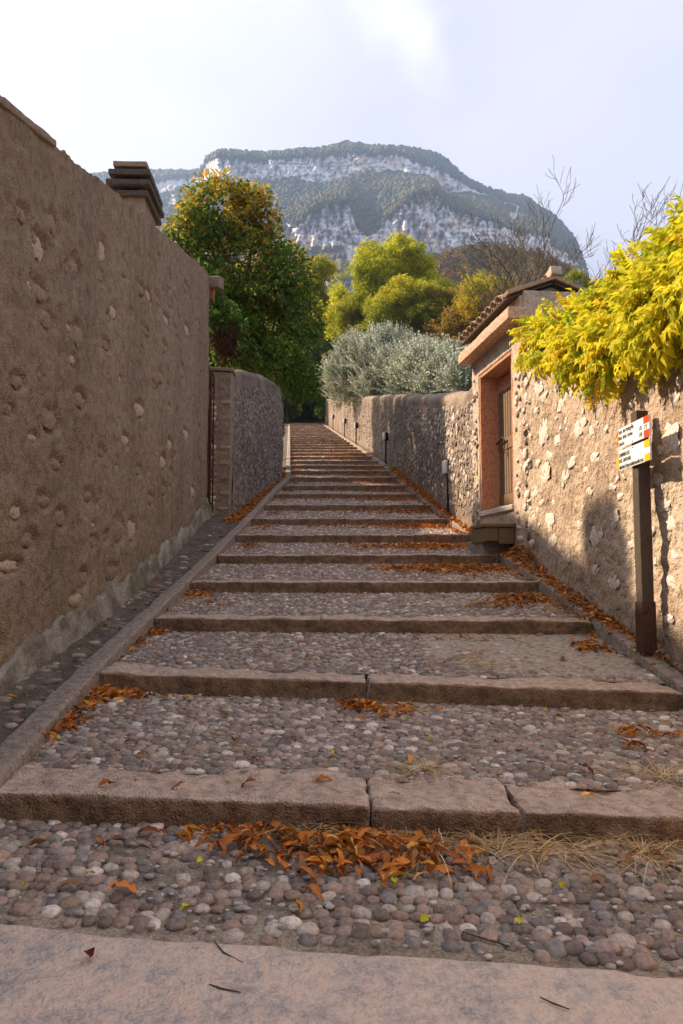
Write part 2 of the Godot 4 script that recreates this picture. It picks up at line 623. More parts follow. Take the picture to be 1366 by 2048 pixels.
func build_mountain() -> void:
	var SIL := [[-0.6784, 0.4954], [-0.4031, 0.5205], [-0.3449, 0.5442], [-0.2654, 0.5478], [-0.1961, 0.5492], [-0.19, 0.56], [-0.1867, 0.5687], [-0.1687, 0.5781], [-0.1132, 0.5745], [-0.0854, 0.5759], [-0.0576, 0.5795], [-0.0229, 0.5817], [0.0049, 0.5904], [0.0396, 0.5846], [0.0813, 0.5832], [0.116, 0.5781], [0.1402, 0.5687], [0.1573, 0.5528], [0.1745, 0.537], [0.1916, 0.5277], [0.2192, 0.5183], [0.257, 0.5097], [0.2706, 0.499], [0.2944, 0.4826], [0.3146, 0.4598], [0.3276, 0.4314], [0.337, 0.3961], [0.3527, 0.3401], [0.6242, 0.3122]]
	var T2 := [[-0.6782, 0.4919], [-0.403, 0.5155], [-0.2652, 0.5399], [-0.1933, 0.5456], [-0.1866, 0.5644], [-0.1687, 0.5738], [-0.1131, 0.568], [-0.0576, 0.5723], [-0.0229, 0.5752], [0.0118, 0.5795], [0.0812, 0.5774], [0.1297, 0.56], [0.1572, 0.5456], [0.1744, 0.5312], [0.1916, 0.5226], [0.2602, 0.4954], [0.2942, 0.474], [0.3275, 0.4244], [0.3525, 0.3331], [0.6239, 0.3053]]
	var B2 := [[-0.6781, 0.4883], [-0.4028, 0.5097], [-0.2646, 0.5112], [-0.1876, 0.5341], [-0.1128, 0.537], [-0.0575, 0.5356], [-0.0228, 0.5269], [-0.0125, 0.5312], [0.0256, 0.5492], [0.081, 0.5456], [0.1225, 0.5384], [0.1431, 0.5155], [0.1742, 0.5162], [0.1846, 0.5169], [0.2601, 0.4926], [0.2942, 0.4712], [0.3274, 0.4215], [0.3524, 0.3303], [0.6238, 0.3025]]
	var T1 := [[-0.6748, 0.4244], [-0.1259, 0.4562], [-0.0641, 0.474], [-0.0469, 0.4954], [-0.0228, 0.5062], [0.0117, 0.5097], [0.0221, 0.475], [0.0393, 0.462], [0.0808, 0.5026], [0.1016, 0.5205], [0.1293, 0.5241], [0.1498, 0.5026], [0.1911, 0.4883], [0.2321, 0.4705], [0.2596, 0.4655], [0.287, 0.4598], [0.3273, 0.4173], [0.3523, 0.3261], [0.6236, 0.2983]]
	var B1 := [[-0.6745, 0.4173], [-0.1259, 0.4491], [-0.0639, 0.435], [-0.0295, 0.435], [0.0254, 0.4421], [0.0667, 0.4491], [0.1078, 0.4229], [0.149, 0.4279], [0.1904, 0.4421], [0.2248, 0.4421], [0.2587, 0.4208], [0.3267, 0.3926], [0.3521, 0.3192], [0.6232, 0.2914]]
	var az: Array[float] = []
	for k in 6:
		az.append(-0.68 + k * 0.03)
	for k in 588:
		az.append(-0.49 + k * 0.0015)
	for k in 8:
		az.append(0.40 + k * 0.03)
	var rows := [14, 46, 34, 40, 10, 6, 8]
	var deps := [480.0, 900.0, 950.0, 1300.0, 1345.0, 1440.0, 1500.0, 2300.0]
	var v := PackedVector3Array()
	var c := PackedColorArray()
	var nv := 0
	for r in rows:
		nv += r
	var spots: Array = []      # where trees stand
	for i in az.size():
		var a := az[i]
		var sil := pl(SIL, a) + nb.get_noise_2d(a * 900.0, 3.0) * 0.0021
		var e := [0.29, pl(B1, a), pl(T1, a), pl(B2, a), pl(T2, a), sil, sil - 0.004, 0.05]
		for k in range(1, 6):
			e[k] = maxf(e[k], e[k - 1] + 0.0015)
		e[6] = e[5] - 0.002
		var far := smoothstep(-0.17, -0.2, a) * 500.0 + smoothstep(0.15, 0.35, a) * 120.0
		var j := 0
		for s in rows.size():
			for q in (rows[s] + (1 if s == rows.size() - 1 else 0)):
				var t: float = float(q) / rows[s]
				var el: float = lerpf(e[s], e[s + 1], t)
				var dep: float = lerpf(deps[s], deps[s + 1], t) + far * smoothstep(0.4, 0.54, el)
				if s == 0:
					dep = lerpf(deps[0], deps[1], pow(t, 0.8)) + far * smoothstep(0.4, 0.54, el)
				var wild := na.get_noise_3d(a * 420.0, el * 160.0, 2.0)
				var crag := nr.get_noise_3d(a * 640.0, el * 290.0, 8.0) * 0.95 + nr.get_noise_3d(a * 130.0, el * 1300.0, 31.0) * 0.22
				var fine := nb.get_noise_3d(a * 2600.0, el * 1500.0, 5.0)
				var cliff := 0.0
				if s == 1 or s == 3:
					cliff = smoothstep(0.0, 0.16, t) * smoothstep(1.0, 0.86, t)
					cliff = smoothstep(0.22, 0.42, cliff + wild * 0.7 + (0.24 if s == 3 else 0.08))
				elif s == 0 and t > 0.5:
					cliff = smoothstep(0.2, 0.4, wild) * smoothstep(0.5, 0.8, t) * 0.9
				elif s == 2:
					cliff = smoothstep(0.3, 0.45, wild) * 0.7
				dep += (cliff * (crag * 27.0 + fine * 12.0) + wild * 30.0) * (1.0 - 0.8 * smoothstep(0.02, 0.0, absf(a + 0.187)))
				v.append(Vector3(a * dep, 0.89 + el * dep, -dep))
				var stain := clampf(0.5 + na.get_noise_3d(a * 1100.0, el * 420.0, 30.0) * 0.9 + na.get_noise_3d(a * 160.0, el * 2200.0, 44.0) * 0.3, 0.0, 1.0)
				var rk := Color(0.6, 0.61, 0.63).lerp(Color(0.95, 0.95, 0.96), smoothstep(0.1, 0.6, stain))
				if na.get_noise_3d(a * 300.0, el * 300.0, 60.0) > 0.18:
					rk = rk.lerp(Color(0.9, 0.68, 0.48), 0.6)
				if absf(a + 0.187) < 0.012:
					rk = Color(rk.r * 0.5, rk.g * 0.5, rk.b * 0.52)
				var gr := Color(0.12, 0.105, 0.05).lerp(Color(0.2, 0.15, 0.07), clampf(0.5 + wild, 0.0, 1.0))
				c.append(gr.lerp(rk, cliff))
				if cliff < 0.16 and s < 6 and a > -0.56 and a < 0.45:
					spots.append([v.size() - 1, i, j])
				j += 1
	var o := put("mountain", grid(az.size() - 1, nv, v, c), M["rock"])
	tag(o, "", "", "", "structure")
	# woods on its ledges and slopes: far too many to count
	var lump := pebble(3, 6, 4, 0.4)
	var xf := []
	var cols := PackedColorArray()
	for sp in spots:
		var p: Vector3 = v[sp[0]]
		var many := 1
		if rng.randf() < 0.4:
			continue
		for k in many:
			var r := rng.randf_range(2.0, 4.2) * (p.length() / 1300.0)
			var q := p + Vector3(rng.randf_range(-2, 2), r * 0.3, rng.randf_range(-4, 4))
			xf.append(Transform3D(Basis(Vector3.UP, rng.randf() * TAU).scaled(Vector3(r, r * rng.randf_range(0.8, 1.3), r)), q))
			var g := Color(0.055, 0.08, 0.05).lerp(Color(0.14, 0.125, 0.05), clampf(0.45 + na.get_noise_3dv(p * 0.05) * 1.2 + rng.randf_range(-0.15, 0.15), 0.0, 1.0))
			cols.append(g)
	scatter("mountain_woodland", lump, M["far_leaf"], null, xf, cols).set_meta("label", "dull green woods clinging to the mountain ledges")
	# the nearer scrub hill under the cliffs
	var HL := [[-0.6706, 0.3401], [-0.0567, 0.354], [0.0664, 0.3961], [0.1077, 0.4187], [0.1353, 0.43], [0.1697, 0.4385], [0.2178, 0.4371], [0.2589, 0.4314], [0.2998, 0.4173], [0.3403, 0.3891], [0.3936, 0.3401], [0.6249, 0.3261]]
	v = PackedVector3Array()
	c = PackedColorArray()
	xf = []
	cols = PackedColorArray()
	var nu := 150
	var rw := 40
	for i in nu + 1:
		var a := -0.65 + 1.27 * i / nu
		var top := pl(HL, a) + na.get_noise_1d(a * 400.0) * 0.004
		for j in rw + 1:
			var t := float(j) / rw
			var dep := lerpf(190.0, 400.0, t)
			var el := lerpf(0.27, top, t)
			if t > 0.85:
				dep = lerpf(368.0, 560.0, (t - 0.85) / 0.15)
				el = lerpf(top, 0.2, (t - 0.85) / 0.15)
			else:
				el = lerpf(0.27, top, t / 0.85)
			var wild := na.get_noise_2d(a * 300.0, t * 40.0)
			dep += wild * 8.0
			var p := Vector3(a * dep, 0.89 + el * dep, -dep)
			v.append(p)
			c.append(Color(0.1, 0.075, 0.035).lerp(Color(0.16, 0.13, 0.09), smoothstep(0.1, 0.4, wild)))
			if a > 0.02 and a < 0.42 and t > 0.3 and t < 0.93:
				for k in 14:
					if wild > 0.24 and rng.randf() < 0.6:
						continue
					var r := rng.randf_range(0.6, 1.9)
					xf.append(Transform3D(Basis(Vector3.UP, rng.randf() * TAU).scaled(Vector3(r, r * rng.randf_range(0.7, 1.4), r)), p + Vector3(rng.randf_range(-2, 2), r * 0.4, rng.randf_range(-3, 3))))
					var u := rng.randf() + na.get_noise_2d(a * 500.0, t * 50.0) * 0.8
					cols.append(Color(0.12, 0.12, 0.035) if u < 0.35 else Color(0.24, 0.16, 0.05) if u < 0.6 else Color(0.36, 0.18, 0.07) if u < 0.85 else Color(0.36, 0.28, 0.07))
	o = put("hill", grid(nu, rw, v, c), M["scrub_soil"])
	tag(o, "", "", "", "structure")
	scatter("hill_scrub", tuft_clump(5, 26, 0.34), M["far_leaf"], null, xf, cols).set_meta("label", "brown and ochre autumn scrub covering the low hill")


# a loose ball of small leaf faces
func tuft_clump(sd: int, n: int, leaf: float) -> ArrayMesh:
	var r := RandomNumberGenerator.new()
	r.seed = sd
	var v := PackedVector3Array()
	var idx := PackedInt32Array()
	for k in n:
		var p := Vector3(r.randfn(), r.randfn(), r.randfn()).normalized() * pow(r.randf(), 0.45)
		var a := Vector3(r.randfn(), r.randfn(), r.randfn()).normalized() * leaf
		var b := a.cross(Vector3(r.randfn(), r.randfn(), r.randfn())).normalized() * leaf * 0.62
		var f := v.size()
		v.append_array([p - a, p + b, p + a, p - b])
		idx.append_array([f, f + 1, f + 2, f, f + 2, f + 3])
	return arr_mesh(v, idx)


# ---------------------------------------------------------------- the lane
func cobble_color(t := -1.0) -> Color:
	if t < 0.0:
		t = rng.randf()
	var c := Color(0.25, 0.2, 0.17)
	if t > 0.3:
		c = Color(0.34, 0.265, 0.215)
	if t > 0.52:
		c = Color(0.27, 0.25, 0.23)
	if t > 0.68:
		c = Color(0.42, 0.32, 0.25)
	if t > 0.82:
		c = Color(0.46, 0.41, 0.35)
	if t > 0.95:
		c = Color(0.66, 0.6, 0.53)
	var k := rng.randf_range(1.0, 1.6)
	return Color(c.r * k, c.g * k, c.b * k)


func build_lane() -> void:
	var stones := []
	for k in 6:
		stones.append(pebble(k, 10, 6, 0.17))
	var tones := []
	for k in 24:
		var m: StandardMaterial3D = M["cobble_mix"].duplicate()
		m.albedo_color = cobble_color((k + 0.5) / 24.0).linear_to_srgb()
		m.roughness = 0.62 + 0.2 * rng.randf()
		tones.append(m)

	# foreground slab of pink marble
	var v := PackedVector3Array()
	var nu := 170
	var nv := 90
	for i in nu + 1:
		var x := -3.6 + 7.4 * i / nu
		for j in nv + 1:
			var d1 := slab_edge(x) + na.get_noise_2d(x * 60, 1) * 0.02
			var t := float(j) / nv
			var d := lerpf(-5.0, d1, 1.0 - pow(1.0 - t, 2.2))
			var h := tread_h(-1, d) + tilt(d) * clampf(x, -2.2, 2.4) + 0.02
			h += na.get_noise_2d(x * 22, d * 22) * 0.009 + nb.get_noise_2d(x * 120, d * 120) * 0.004
			h -= smoothstep(0.05, 0.0, d1 - d) * 0.03
			v.append(Vector3(x, h, -d))
	tag(put("paving_slab", grid(nu, nv, v), M["slab_marble"]), "", "", "", "structure")

	var joints := [[0.1, 0.61], [0.15], [-0.16], [-0.22], [0.62], [-0.4, 0.8], [0.1], [-0.7, 0.5], [0.35], [-0.2], [0.1]]
	for i in SZ.size():
		var d := SZ[i]
		var l := pl(KL, d) + 0.02
		var r := pl(KR, d) - 0.0
		if i == 0:
			l = -1.75
			r = 2.3
		# stone blocks of the edge
		var step := base("stair_step", Vector3(0, 0, -d))
		tag(step, "", "", "", "structure")
		var cuts := [l]
		if i < joints.size():
			cuts.append_array(joints[i])
		else:
			cuts.append(lerpf(l, r, rng.randf_range(0.35, 0.65)))
		cuts.append(r)
		for k in cuts.size() - 1:
			var x0: float = cuts[k] + 0.006
			var x1: float = cuts[k + 1] - 0.006
			var deep := 0.24
			var dz := SD + (rng.randf_range(0.0, 0.05) if i > 0 else 0.07)
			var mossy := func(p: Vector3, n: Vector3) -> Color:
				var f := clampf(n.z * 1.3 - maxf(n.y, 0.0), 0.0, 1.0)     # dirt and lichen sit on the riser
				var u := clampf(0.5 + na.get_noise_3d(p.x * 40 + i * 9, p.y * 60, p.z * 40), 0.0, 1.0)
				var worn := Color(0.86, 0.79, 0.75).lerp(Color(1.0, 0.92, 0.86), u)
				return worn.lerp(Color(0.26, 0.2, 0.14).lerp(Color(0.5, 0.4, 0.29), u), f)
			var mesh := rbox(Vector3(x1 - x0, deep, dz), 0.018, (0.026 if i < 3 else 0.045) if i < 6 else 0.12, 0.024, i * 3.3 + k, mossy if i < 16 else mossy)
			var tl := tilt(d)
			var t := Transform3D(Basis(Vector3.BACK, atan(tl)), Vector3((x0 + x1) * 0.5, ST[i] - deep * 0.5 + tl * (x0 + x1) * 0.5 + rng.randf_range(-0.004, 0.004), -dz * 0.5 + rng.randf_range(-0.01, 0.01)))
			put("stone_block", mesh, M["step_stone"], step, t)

	for i in range(-1, SZ.size()):
		build_tread(i, stones, tones)

	# side kerbs
	for side in 2:
		var K := KL if side == 0 else KR
		var kerb := base("kerb")
		tag(kerb, "", "", "", "structure")
		var d := 0.4 if side == 0 else 2.0
		while d < 62.0:
			var len := rng.randf_range(0.8, 1.5) * (1.0 if d < 25 else 2.0)
			var x0 := pl(K, d) + (-0.05 if side == 0 else 0.06)
			var x1 := pl(K, d + len) + (-0.05 if side == 0 else 0.06)
			var p0 := Vector3(x0, line_h(d) + tilt(d) * x0 + 0.012, -d)
			var p1 := Vector3(x1, line_h(d + len) + tilt(d + len) * x1 + 0.012, -d - len)
			var dir := (p1 - p0)
			var w := 0.13 if side == 0 else 0.12
			var mesh := rbox(Vector3(w, 0.3, dir.length() - 0.008), 0.025, 0.05 if d < 14 else 0.15, 0.012, d)
			var bz := -dir.normalized()
			var bx := Vector3.UP.cross(bz).normalized()
			var by := bz.cross(bx)
			put("kerb_stone", mesh, M["kerb_stone"], kerb, Transform3D(Basis(bx, by, bz), (p0 + p1) * 0.5 - by * 0.15))
			d += len

	# strip between left kerb and wall
	v = PackedVector3Array()
	nu = 26
	nv = 420
	var c := PackedColorArray()
	for i in nu + 1:
		for j in nv + 1:
			var d := -1.0 + 62.0 * pow(float(j) / nv, 1.35)
			var x1 := pl(KL, d) - 0.02
			var x0 := pl(LW, d) - 0.12 if d < 13.1 else pl(LW2, d) - 0.2
			if d > 20.0:
				x0 = x1 - 0.9
			var t := float(i) / nu
			var x := lerpf(x0, x1, t)
			var h := line_h(d) + tilt(d) * x - 0.045 + (1.0 - t) * 0.05
			h += na.get_noise_2d(x * 70, d * 70) * 0.02 + nb.get_noise_2d(x * 200, d * 200) * 0.012
			v.append(Vector3(x, h, -d))
			var u := clampf(0.5 + nb.get_noise_2d(x * 30, d * 30), 0.0, 1.0)
			c.append(Color(0.75, 0.72, 0.68).lerp(Color(1.5, 1.45, 1.4), u * u))
	tag(put("gutter", grid(nu, nv, v, c), M["dirt"]), "", "", "", "structure")
	var xf := []
	var cols := PackedColorArray()
	for k in 330:
		var d := 1.0 + 17.0 * rng.randf() * rng.randf()
		var x := lerpf(pl(KL, d) - 0.12, pl(LW, d) if d < 13 else pl(LW2, d), rng.randf())
		var s := rng.randf_range(0.012, 0.042)
		xf.append(Transform3D(Basis(Vector3.UP, rng.randf() * TAU).scaled(Vector3(s * 1.3, s * 0.6, s)), Vector3(x, line_h(d) + tilt(d) * x - 0.03, -d)))
		var dull := cobble_color()
		cols.append(Color(dull.r * 0.85, dull.g * 0.85, dull.b * 0.85))
	scatter("gutter_stones", stones[1], M["cobble_mix"], null, xf, cols).set_meta("label", "small grey stones bedded in the gutter beside the brown house wall")

	# strip between right kerb and wall
	v = PackedVector3Array()
	c = PackedColorArray()
	for i in nu + 1:
		for j in nv + 1:
			var d := -1.0 + 62.0 * pow(float(j) / nv, 1.35)
			var x0 := pl(KR, d) + 0.09
			var x1 := right_wall(d) + 0.15
			var x := lerpf(x0, x1, float(i) / nu)
			v.append(Vector3(x, verge_h(x, d) + nb.get_noise_2d(x * 200, d * 200) * 0.012, -d))
			var u := clampf(0.5 + nb.get_noise_2d(x * 30, d * 30), 0.0, 1.0)
			c.append(Color(0.8, 0.72, 0.6).lerp(Color(1.5, 1.3, 1.1), u * u))
	tag(put("verge", grid(nu, nv, v, c), M["dirt"]), "", "", "", "structure")


func build_tread(i: int, stones: Array, tones: Array) -> void:
	var d0: float = SZ[i] + SD - 0.02 if i >= 0 else 1.7
	var d1: float = SZ[i + 1] + 0.03 if i < SZ.size() - 1 else SZ[i] + 5.0
	var nu := 90 if i < 4 else 44
	var nv := 40 if i < 4 else 14
	var v := PackedVector3Array()
	var c := PackedColorArray()
	var tread := base("stair_tread")
	tag(tread, "", "", "", "structure")
	for a in nu + 1:
		for b in nv + 1:
			var d := lerpf(d0, d1, float(b) / nv)
			var l := pl(KL, d) - 0.04 if i >= 0 else -1.9
			var r := pl(KR, d) + 0.06 if i >= 0 else 2.4
			var x := lerpf(l, r, float(a) / nu)
			var h := tread_h(i, d) + tilt(d) * x + nb.get_noise_2d(x * 120, d * 120) * 0.006
			if i == -1:
				h -= 0.004
			var pale := patch(i, x, d)
			h += pale * 0.009
			v.append(Vector3(x, h, -d))
			var u := clampf(0.5 + na.get_noise_2d(x * 18, d * 18 + i * 20), 0.0, 1.0)
			c.append(Color(0.55, 0.52, 0.48).lerp(Color(0.95, 0.9, 0.84), u).lerp(Color(1.7, 1.58, 1.42), pale))
	put("mortar", grid(nu, nv, v, c), M["mortar_bed"], tread)
	# cobbles in uneven rows
	var list := []
	var row := 0.047 if i < 0 else 0.043
	var col := 0.047 if i < 0 else 0.052
	if i >= 14:
		row = 0.085
		col = 0.11
	var d := d0 + 0.03
	var k := 0
	while d < d1 - 0.03:
		var l := pl(KL, d) + 0.02 if i >= 0 else -1.8
		var r := pl(KR, d) - 0.02 if i >= 0 else 2.3
		var x := l + (0.5 if k % 2 else 0.0) * col
		while x < r:
			var s := rng.randf_range(0.74, 1.16)
			if rng.randf() < 0.09:
				s *= 1.25
			var px := x + rng.randf_range(-0.3, 0.3) * col * 0.6
			var pd := d + rng.randf_range(-0.3, 0.3) * row * 0.45
			x += col * (0.85 + 0.3 * rng.randf())
			if i < 0 and pd < slab_edge(px) + 0.035:
				continue
			var pale := patch(i, px, pd)
			if rng.randf() < 0.03 + pale * 0.15:
				continue
			var bare := i == -1 and na.get_noise_2d(px * 25, pd * 25) > 0.22
			if bare and rng.randf() < 0.5:
				continue
			var h := tread_h(i, pd) + tilt(pd) * px
			var wide := rng.randf_range(0.85, 1.25)
			var b := Basis(Vector3.UP, rng.randfn() * 0.28 + (PI / 2 if rng.randf() < 0.1 else 0.0)) * Basis(Vector3.RIGHT, rng.randfn() * 0.12) * Basis(Vector3.BACK, rng.randfn() * 0.12)
			b = b.scaled_local(Vector3(col * 0.5 * s * wide, 0.0155 * s, row * 0.56 * s / sqrt(wide)))
			list.append([Transform3D(b, Vector3(px, h - 0.003 + rng.randf_range(-0.004, 0.004) - pale * 0.002, -pd)), pd, px])
		d += row * (0.92 + 0.16 * rng.randf())
		k += 1
	var singles := 0
	if i < 4:
		# the 300 that show largest: nearest, inside the view
		list.sort_custom(func(p, q): return rank(p) < rank(q))
		singles = mini(300, list.size())
	for n in singles:
		put("cobble", stones[rng.randi() % 6], tones[rng.randi() % tones.size()], tread, list[n][0])
	var xf := []
	var cols := PackedColorArray()
	for n in range(singles, list.size()):
		xf.append(list[n][0])
		cols.append(cobble_color())
	if xf.size():
		scatter("small_cobbles", stones[(i + 1) % 6], M["cobble_mix"], tread, xf, cols)
	# grit between them
	if i < 6:
		xf = []
		cols = PackedColorArray()
		for n in 1300 if i < 3 else 600:
			var pd := rng.randf_range(d0, d1)
			var px := rng.randf_range(pl(KL, pd), pl(KR, pd))
			if i < 0 and (pd < slab_edge(px) or na.get_noise_2d(px * 25, pd * 25) < 0.05 and rng.randf() < 0.75):
				continue
			var s := rng.randf_range(0.003, 0.0095)
			xf.append(Transform3D(Basis(Vector3.UP, rng.randf() * TAU).scaled(Vector3(s * 1.5, s * 0.7, s)), Vector3(px, tread_h(i, pd) + tilt(pd) * px + 0.007, -pd)))
			var g := rng.randf_range(0.35, 0.8)
			cols.append(Color(g, g * 0.94, g * 0.86))
		scatter("grit", stones[2], M["cobble_mix"], tread, xf, cols)


func patch(i: int, x: float, d: float) -> float:     # pale cement smeared over the right of the third tread
	if i != 1:
		return 0.0
	return smoothstep(0.5, 0.75, x + na.get_noise_2d(x * 20, d * 20) * 0.5) * smoothstep(4.7, 4.8, d)


func rank(p: Array) -> float:
	return p[1] + maxf(0.0, absf(p[2]) / p[1] - 0.46) * 40.0


# ---------------------------------------------------------------- left: the brown house
func build_left_house() -> void:
	var house := base("stone_house")
	tag(house, "tall brown plastered house wall with embedded stones, sloping top and stacked tile chimney", "house")
	var LS := [[4.05, 2.87, 0.071, 0.038], [4.34, 2.8, 0.09, 0.058], [4.58, 3.07, 0.091, 0.055], [5.05, 2.98, 0.085, 0.061], [4.35, 2.54, 0.134, 0.046], [4.49, 2.43, 0.124, 0.045], [5.13, 2.52, 0.111, 0.068], [5.78, 3.42, 0.096, 0.069], [5.78, 3.22, 0.08, 0.042], [6.51, 3.58, 0.101, 0.065], [7.24, 3.66, 0.149, 0.043], [7.62, 3.75, 0.138, 0.041], [8.19, 3.9, 0.159, 0.049], [8.92, 4.15, 0.16, 0.048], [9.38, 4.31, 0.16, 0.056], [8.82, 4.38, 0.148, 0.071], [10.22, 4.83, 0.16, 0.048], [6.19, 3.06, 0.09, 0.049], [8.77, 3.87, 0.16, 0.047], [7.48, 3.32, 0.158, 0.035], [9.38, 3.93, 0.16, 0.044], [10.43, 4.29, 0.16, 0.056], [8.63, 3.49, 0.139, 0.046], [11.63, 4.76, 0.16, 0.047], [10.03, 3.58, 0.16, 0.08], [8.41, 3.08, 0.16, 0.062], [8.05, 2.9, 0.12, 0.027], [4.04, 1.92, 0.083, 0.032], [5.23, 2.09, 0.114, 0.049], [4.65, 1.83, 0.139, 0.056], [7.29, 2.46, 0.16, 0.058], [3.96, 1.75, 0.058, 0.026], [4.55, 1.31, 0.122, 0.036], [4.1, 1.2, 0.068, 0.033], [4.91, 1.23, 0.098, 0.046], [5.58, 1.44, 0.113, 0.037], [6.46, 1.23, 0.16, 0.086], [7.06, 1.26, 0.16, 0.08], [9.34, 2.04, 0.16, 0.081], [8.61, 2.13, 0.16, 0.069], [8.81, 1.83, 0.16, 0.047], [4.31, 1.06, 0.083, 0.04], [5.42, 0.82, 0.117, 0.051], [6.31, 0.87, 0.141, 0.059], [5.24, 0.68, 0.109, 0.042], [4.05, 0.91, 0.117, 0.03], [5.03, 2.32, 0.059, 0.03], [5.96, 2.71, 0.1, 0.036], [9.11, 2.42, 0.16, 0.055], [10.45, 2.78, 0.16, 0.063], [11.23, 2.05, 0.16, 0.067], [11.95, 2.57, 0.16, 0.08], [6.67, 2.05, 0.122, 0.044], [5.89, 1.82, 0.095, 0.035], [4.82, 1.57, 0.085, 0.035], [7.9, 1.63, 0.14, 0.047], [5.73, 1.1, 0.103, 0.038], [7.35, 1.87, 0.123, 0.039]]
	for k in 46:      # smaller ones between
		var d := rng.randf_range(1.5, 12.6)
		LS.append([d, lerpf(line_h(d) + 0.4, pl(LT, d) - 0.3, rng.randf()), rng.randf_range(0.035, 0.07), rng.randf_range(0.02, 0.036)])
	var nrm := Vector3(0.998, 0, 0.065).normalized()
	var nu := 560
	var nv := 175
	var v := PackedVector3Array()
	var c := PackedColorArray()
	var hole := PackedFloat32Array()
	hole.resize((nu + 1) * (nv + 1))
	var dd := 16.04 / nu
	for st in LS:
		for i in range(maxi(0, int((st[0] - st[2] * 2.2 + 3.0) / dd)), mini(nu, int((st[0] + st[2] * 2.2 + 3.0) / dd) + 1) + 1):
			var d := -3.0 + dd * i
			var h0 := line_h(maxf(d, 0.0)) - 0.25
			var h1 := pl(LT, d)
			for j in nv + 1:
				var h := lerpf(h0, h1, float(j) / nv)
				var q := Vector2((d - st[0]) / (st[2] * 1.15), (h - st[1]) / (st[3] * 1.35)).length()
				if q < 1.7:
					var k := i * (nv + 1) + j
					hole[k] = maxf(hole[k], smoothstep(1.42, 1.1, q))
	for i in nu + 1:
		var d := -3.0 + dd * i
		var h0 := line_h(maxf(d, 0.0)) - 0.25
		var h1 := pl(LT, d) + na.get_noise_1d(d * 30) * 0.02 + nb.get_noise_1d(d * 120) * 0.012
		var x := pl(LW, d)
		for j in nv + 1:
			var t := float(j) / nv
			var h := lerpf(h0, h1, t)
			var o := na.get_noise_2d(d * 9, h * 9) * 0.03 + na.get_noise_2d(d * 45, h * 45) * 0.011 + nb.get_noise_2d(d * 160, h * 160) * 0.005
			o -= hole[i * (nv + 1) + j] * 0.03
			v.append(Vector3(x, h, -d) + nrm * o)
			var u := clampf(0.5 + na.get_noise_3d(d * 7, h * 3.0, 9) * 1.2, 0.0, 1.0)
			var col := Color(0.86, 0.84, 0.8).lerp(Color(1.2, 1.15, 1.06), u)
			var streak := smoothstep(0.1, 0.45, na.get_noise_3d(d * 30, h * 1.6, 40))       # grey rain stains
			col = col.lerp(Color(0.66, 0.68, 0.66), streak * 0.55)
			var moss := smoothstep(0.9, 0.15, h - h0) * clampf(0.5 + nb.get_noise_2d(d * 12, h * 12), 0.0, 1.0)
			col = col.lerp(Color(0.75, 0.8, 0.55), moss * 0.6)
			c.append(col)
	put("plaster_wall", grid(nu, nv, v, c), M["brown_plaster"], house)
	var stones := []
	for k in 5:
		stones.append(pebble(40 + k, 12, 8, 0.36))
	for st in LS:
		var x := pl(LW, st[0])
		var pale := rng.randf() < 0.32
		var t := Transform3D(Basis(Vector3.UP, -0.065).scaled_local(Vector3(0.016, st[3], st[2] * 0.92)), Vector3(x - 0.026 + na.get_noise_2d(st[0] * 9, st[1] * 9) * 0.03, st[1], -st[0]))
		put("stone", stones[rng.randi() % 5], M["beige_stone"] if pale else M["dull_stone"], house, t * Transform3D(Basis(Vector3.RIGHT, rng.randf_range(-0.4, 0.4))))
	# pale mortar skirting at the foot
	v = PackedVector3Array()
	c = PackedColorArray()
	nu = 300
	nv = 16
	for i in nu + 1:
		var d := -2.0 + 15.05 * i / nu
		var h0 := line_h(maxf(d, 0.0)) - 0.12
		var top := 0.12 + 0.2 + na.get_noise_1d(d * 14) * 0.11 + nb.get_noise_1d(d * 50) * 0.03
		if d > 11.5:
			top += 0.12 * smoothstep(11.5, 13.0, d)
		for j in nv + 1:
			var t := float(j) / nv
			var o := 0.055 - 0.035 * t * t + na.get_noise_2d(d * 20, t * 7) * 0.014 + nb.get_noise_2d(d * 60, t * 25) * 0.006
			if j == nv:
				o = -0.03
			if d > 12.4:
				o += smoothstep(12.4, 13.04, d) * (1.0 - t) * 0.1
			v.append(Vector3(pl(LW, d), h0 + top * t, -d) + nrm * o)
			var u := clampf(0.5 + na.get_noise_2d(d * 20, t * 9 + 30) * 1.4, 0.0, 1.0)
			var col := Color(0.55, 0.52, 0.46).lerp(Color(1.1, 1.08, 1.04), u)
			c.append(col.lerp(Color(0.45, 0.48, 0.26), smoothstep(0.1, 0.4, nb.get_noise_2d(d * 9 + 50, t * 6)) * 0.7))
	put("mortar_skirting", grid(nu, nv, v, c), M["plinth_mortar"], house)
	# end wall, back and roof
	var hc := pl(LT, 13.04)
	var xe := -2.36
	put("end_wall", rbox(Vector3(4.0, hc - 0.9, 0.3), 0.03, 0.2, 0.02, 3), M["brown_plaster"], house, Transform3D(Basis(), Vector3(xe - 1.985, 0.9 + (hc - 0.9) * 0.5 - 0.05, -12.88)))
	put("back_wall", rbox(Vector3(0.3, 5.6, 16.0), 0.03, 1.0, 0.0, 3), M["brown_plaster"], house, Transform3D(Basis(), Vector3(-6.2, 2.2, -5.0)))
	v = PackedVector3Array()
	nu = 30
	nv = 8
	for i in nu + 1:
		var d := -3.0 + 16.0 * i / nu
		for j in nv + 1:
			var t := float(j) / nv
			v.append(Vector3(lerpf(pl(LW, d) - 0.01, -6.3, t), pl(LT, d) - 0.02 - 0.5 * t, -d))
	put("roof", grid(nu, nv, v), M["roof_clay"], house)
	# coping at the lower end
	var p0 := Vector3(pl(LW, 0.5) - 0.1, pl(LT, 0.5), -0.5)
	var p1 := Vector3(pl(LW, 4.5) - 0.13, pl(LT, 4.5) - 0.02, -4.5)
	var cop := []
